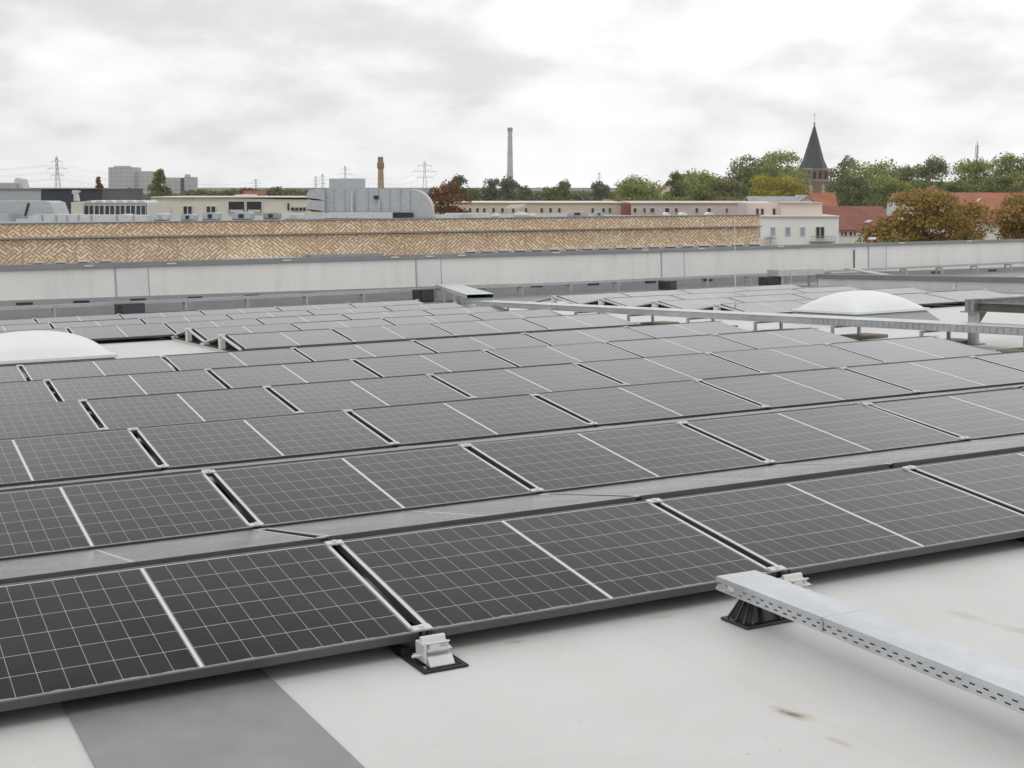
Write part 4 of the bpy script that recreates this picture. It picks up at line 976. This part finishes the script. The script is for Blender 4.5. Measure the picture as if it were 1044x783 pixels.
# right-hand wooded hill
for args in (
 (690, 745, 176, 212, 330, 'green', 'light green rounded tree at the left end of the wooded hill'),
 (722, 762, 184, 212, 300, 'olive', 'grey olive tree in front of the left part of the hill'),
 (742, 790, 162, 205, 420, 'dark', 'dark green tree high on the hill left of the church'),
 (755, 822, 157, 205, 430, 'green', 'tallest green crown on the hill left of the church spire'),
 (740, 775, 172, 206, 380, 'dark', 'dark clump at the shoulder of the hill left of the church'),
 (765, 820, 180, 215, 310, 'yellow', 'bright yellow-green tree just left of the church tower'),
 (784, 814, 169, 210, 480, 'green', 'mid green tree between yellow tree and the church tower'),
 (840, 880, 163, 210, 500, 'dark', 'dark green tree just right of the church spire'),
 (868, 915, 166, 208, 460, 'green', 'rounded green tree on the skyline right of the church'),
 (846, 892, 180, 214, 330, 'dark', 'deep green bushy tree in front of the church right side'),
 (888, 930, 181, 214, 320, 'green', 'bright green rounded tree left of the terracotta house'),
 (905, 942, 171, 206, 480, 'olive', 'olive tree on the skyline left of the dark spreading tree'),
 (932, 967, 162, 200, 430, 'dark', 'dark airy tree standing above the terracotta house'),
 (926, 952, 186, 212, 300, 'light', 'pale green tree beside the terracotta house'),
 (966, 1020, 164, 208, 380, 'green', 'large green tree below the antenna mast'),
 (958, 990, 186, 212, 290, 'light', 'pale green bushy tree left of the large orange-red roof'),
 (1012, 1060, 158, 208, 350, 'green', 'tall green tree at the right edge skyline'),
 (1000, 1036, 180, 212, 310, 'light', 'yellowish green tree behind the large orange-red roof'),
 (1030, 1075, 186, 212, 260, 'olive', 'olive tree at the right edge above the orange-red roof'),
 (700, 728, 190, 212, 270, 'light', 'small pale green tree behind the pink building'),
 (838, 858, 196, 214, 420, 'green', 'green bush at the foot of the church tower')):
    tree(*args)
# middle group
for args in (
 (628, 680, 182, 212, 300, 'green', 'broad green tree behind the join of sand and pink buildings', 'wide'),
 (677, 701, 177, 212, 310, 'dark', 'narrow upright dark tree right of the broad green one', 'column'),
 (630, 648, 182, 206, 520, 'greygreen', 'grey distant tree left above the broad green tree'),
 (600, 622, 186, 207, 560, 'greygreen', 'grey rounded distant tree left of the lone pylon'),
 (567, 581, 184.5, 206, 420, 'dark', 'dark upright tree taller of the two dark ones in the middle'),
 (554, 573, 191, 206, 400, 'dark', 'dark low tree beside the taller dark one in the middle'),
 (508, 530, 181, 208, 430, 'greygreen', 'pale green poplar at the foot of the tall chimney'),
 (491, 511, 183, 208, 400, 'greygreen', 'pale green poplar left of the tall chimney'),
 (526, 544, 190, 208, 450, 'greygreen', 'small grey-green tree right of the tall chimney foot'),
 (458, 480, 180, 208, 360, 'greygreen', 'pale leafless-looking tree above the russet tree'),
 (436, 476, 187, 219, 160, 'russet', 'russet brown tree beside the rounded air handler'),
 (472, 492, 192, 208, 380, 'dark', 'dark tree right of the russet tree')):
    tree(*args)
# left group
tree(153, 174, 174, 204, 330, 'dark', 'dense dark conical poplar in front of the grey towers', 'column', dens=1.5)
tree(97, 106, 181, 200, 300, 'russet', 'small thin brownish tree behind the navy building', 'column', dens=.8)
tree(126, 136, 192, 203, 420, 'greygreen', 'small grey-green tree below the stepped tower')
tree(244, 262, 192, 203, 450, 'russet', 'reddish brown tree on the skyline above the loading bays')
tree(271, 289, 191, 204, 440, 'olive', 'olive tree on the skyline left of the air handler')
def tree_line(u0, u1, vt, Y, kind, label, n, amp=2.5):
    k = Y / F; g = np.random.default_rng(abs(int(u0)) + 5)
    z0 = at(u0, 215, Y).z; a = at(u0, vt, Y); b = at(u1, vt, Y); V = []; Wd = b.x - a.x
    X = g.random(n) * Wd; hh = np.interp(X, np.linspace(0, Wd, 14), (g.random(14) * amp * 1.0 + g.random(14) * .5 - amp * .4) * k) + (a.z - z0)
    Z = z0 + hh * (1 - .95 * g.random(n) ** 2.0) + g.normal(size=n) * .5 * k; Yy = Y + g.random(n) * 14
    p = np.stack([a.x + X, Yy, Z], 1); nn = g.normal(size=(n, 3)); nn /= np.linalg.norm(nn, axis=1)[:, None]
    q = np.cross(nn, g.normal(size=(n, 3))); q /= np.linalg.norm(q, axis=1)[:, None]; bb_ = np.cross(nn, q); s = 1.7 * k
    V = np.stack([p - q * s, p + bb_ * s * .6, p + q * s, p - bb_ * s * .6], 1).reshape(-1, 3)
    me = bpy.data.meshes.new('tree_belt'); me.vertices.add(4 * n); me.vertices.foreach_set('co', V.ravel()); me.loops.add(4 * n); me.loops.foreach_set('vertex_index', np.arange(4 * n)); me.polygons.add(n); me.polygons.foreach_set('loop_start', np.arange(0, 4 * n, 4)); me.polygons.foreach_set('loop_total', np.full(n, 4)); me.update(); me.validate()
    me.materials.append(LEAF[kind]); o = bpy.data.objects.new('tree_belt', me); COL.objects.link(o); tag(o, label, 'tree belt', None, 'stuff')
tree_line(183, 320, 195.5, 500, 'olive', 'low olive green belt of trees above the beige hall', 5200)
tree_line(470, 640, 196.5, 620, 'olive', 'hazy olive belt of trees behind the sand building', 6500)
tree_line(690, 1060, 184, 560, 'green', 'dense green wood filling in behind the hill trees', 24000, 10)
tree_line(-40, 200, 199, 900, 'greygreen', 'faint grey-green belt of trees on the left horizon', 4000, 2)
tree_line(640, 760, 203, 280, 'light', 'pale scrubby hedge just above the pink building roof', 3000, 2)

# ------------------------------------------------------------------ thin air between us and the horizon
hz = bpy.data.materials.new('haze_air'); hz.use_nodes = True; h = hz.node_tree; h.nodes.clear()
ho = N(h, 'ShaderNodeOutputMaterial'); pv = N(h, 'ShaderNodeVolumePrincipled'); pv.inputs['Color'].default_value = (.93, .95, .97, 1); pv.inputs['Density'].default_value = .00013; pv.inputs['Anisotropy'].default_value = .3
h.links.new(pv.outputs[0], ho.inputs['Volume'])
o = MB().box(-1500, 1500, -120, 2100, -1, 100).build('haze', hz); tag(o, kind='stuff')
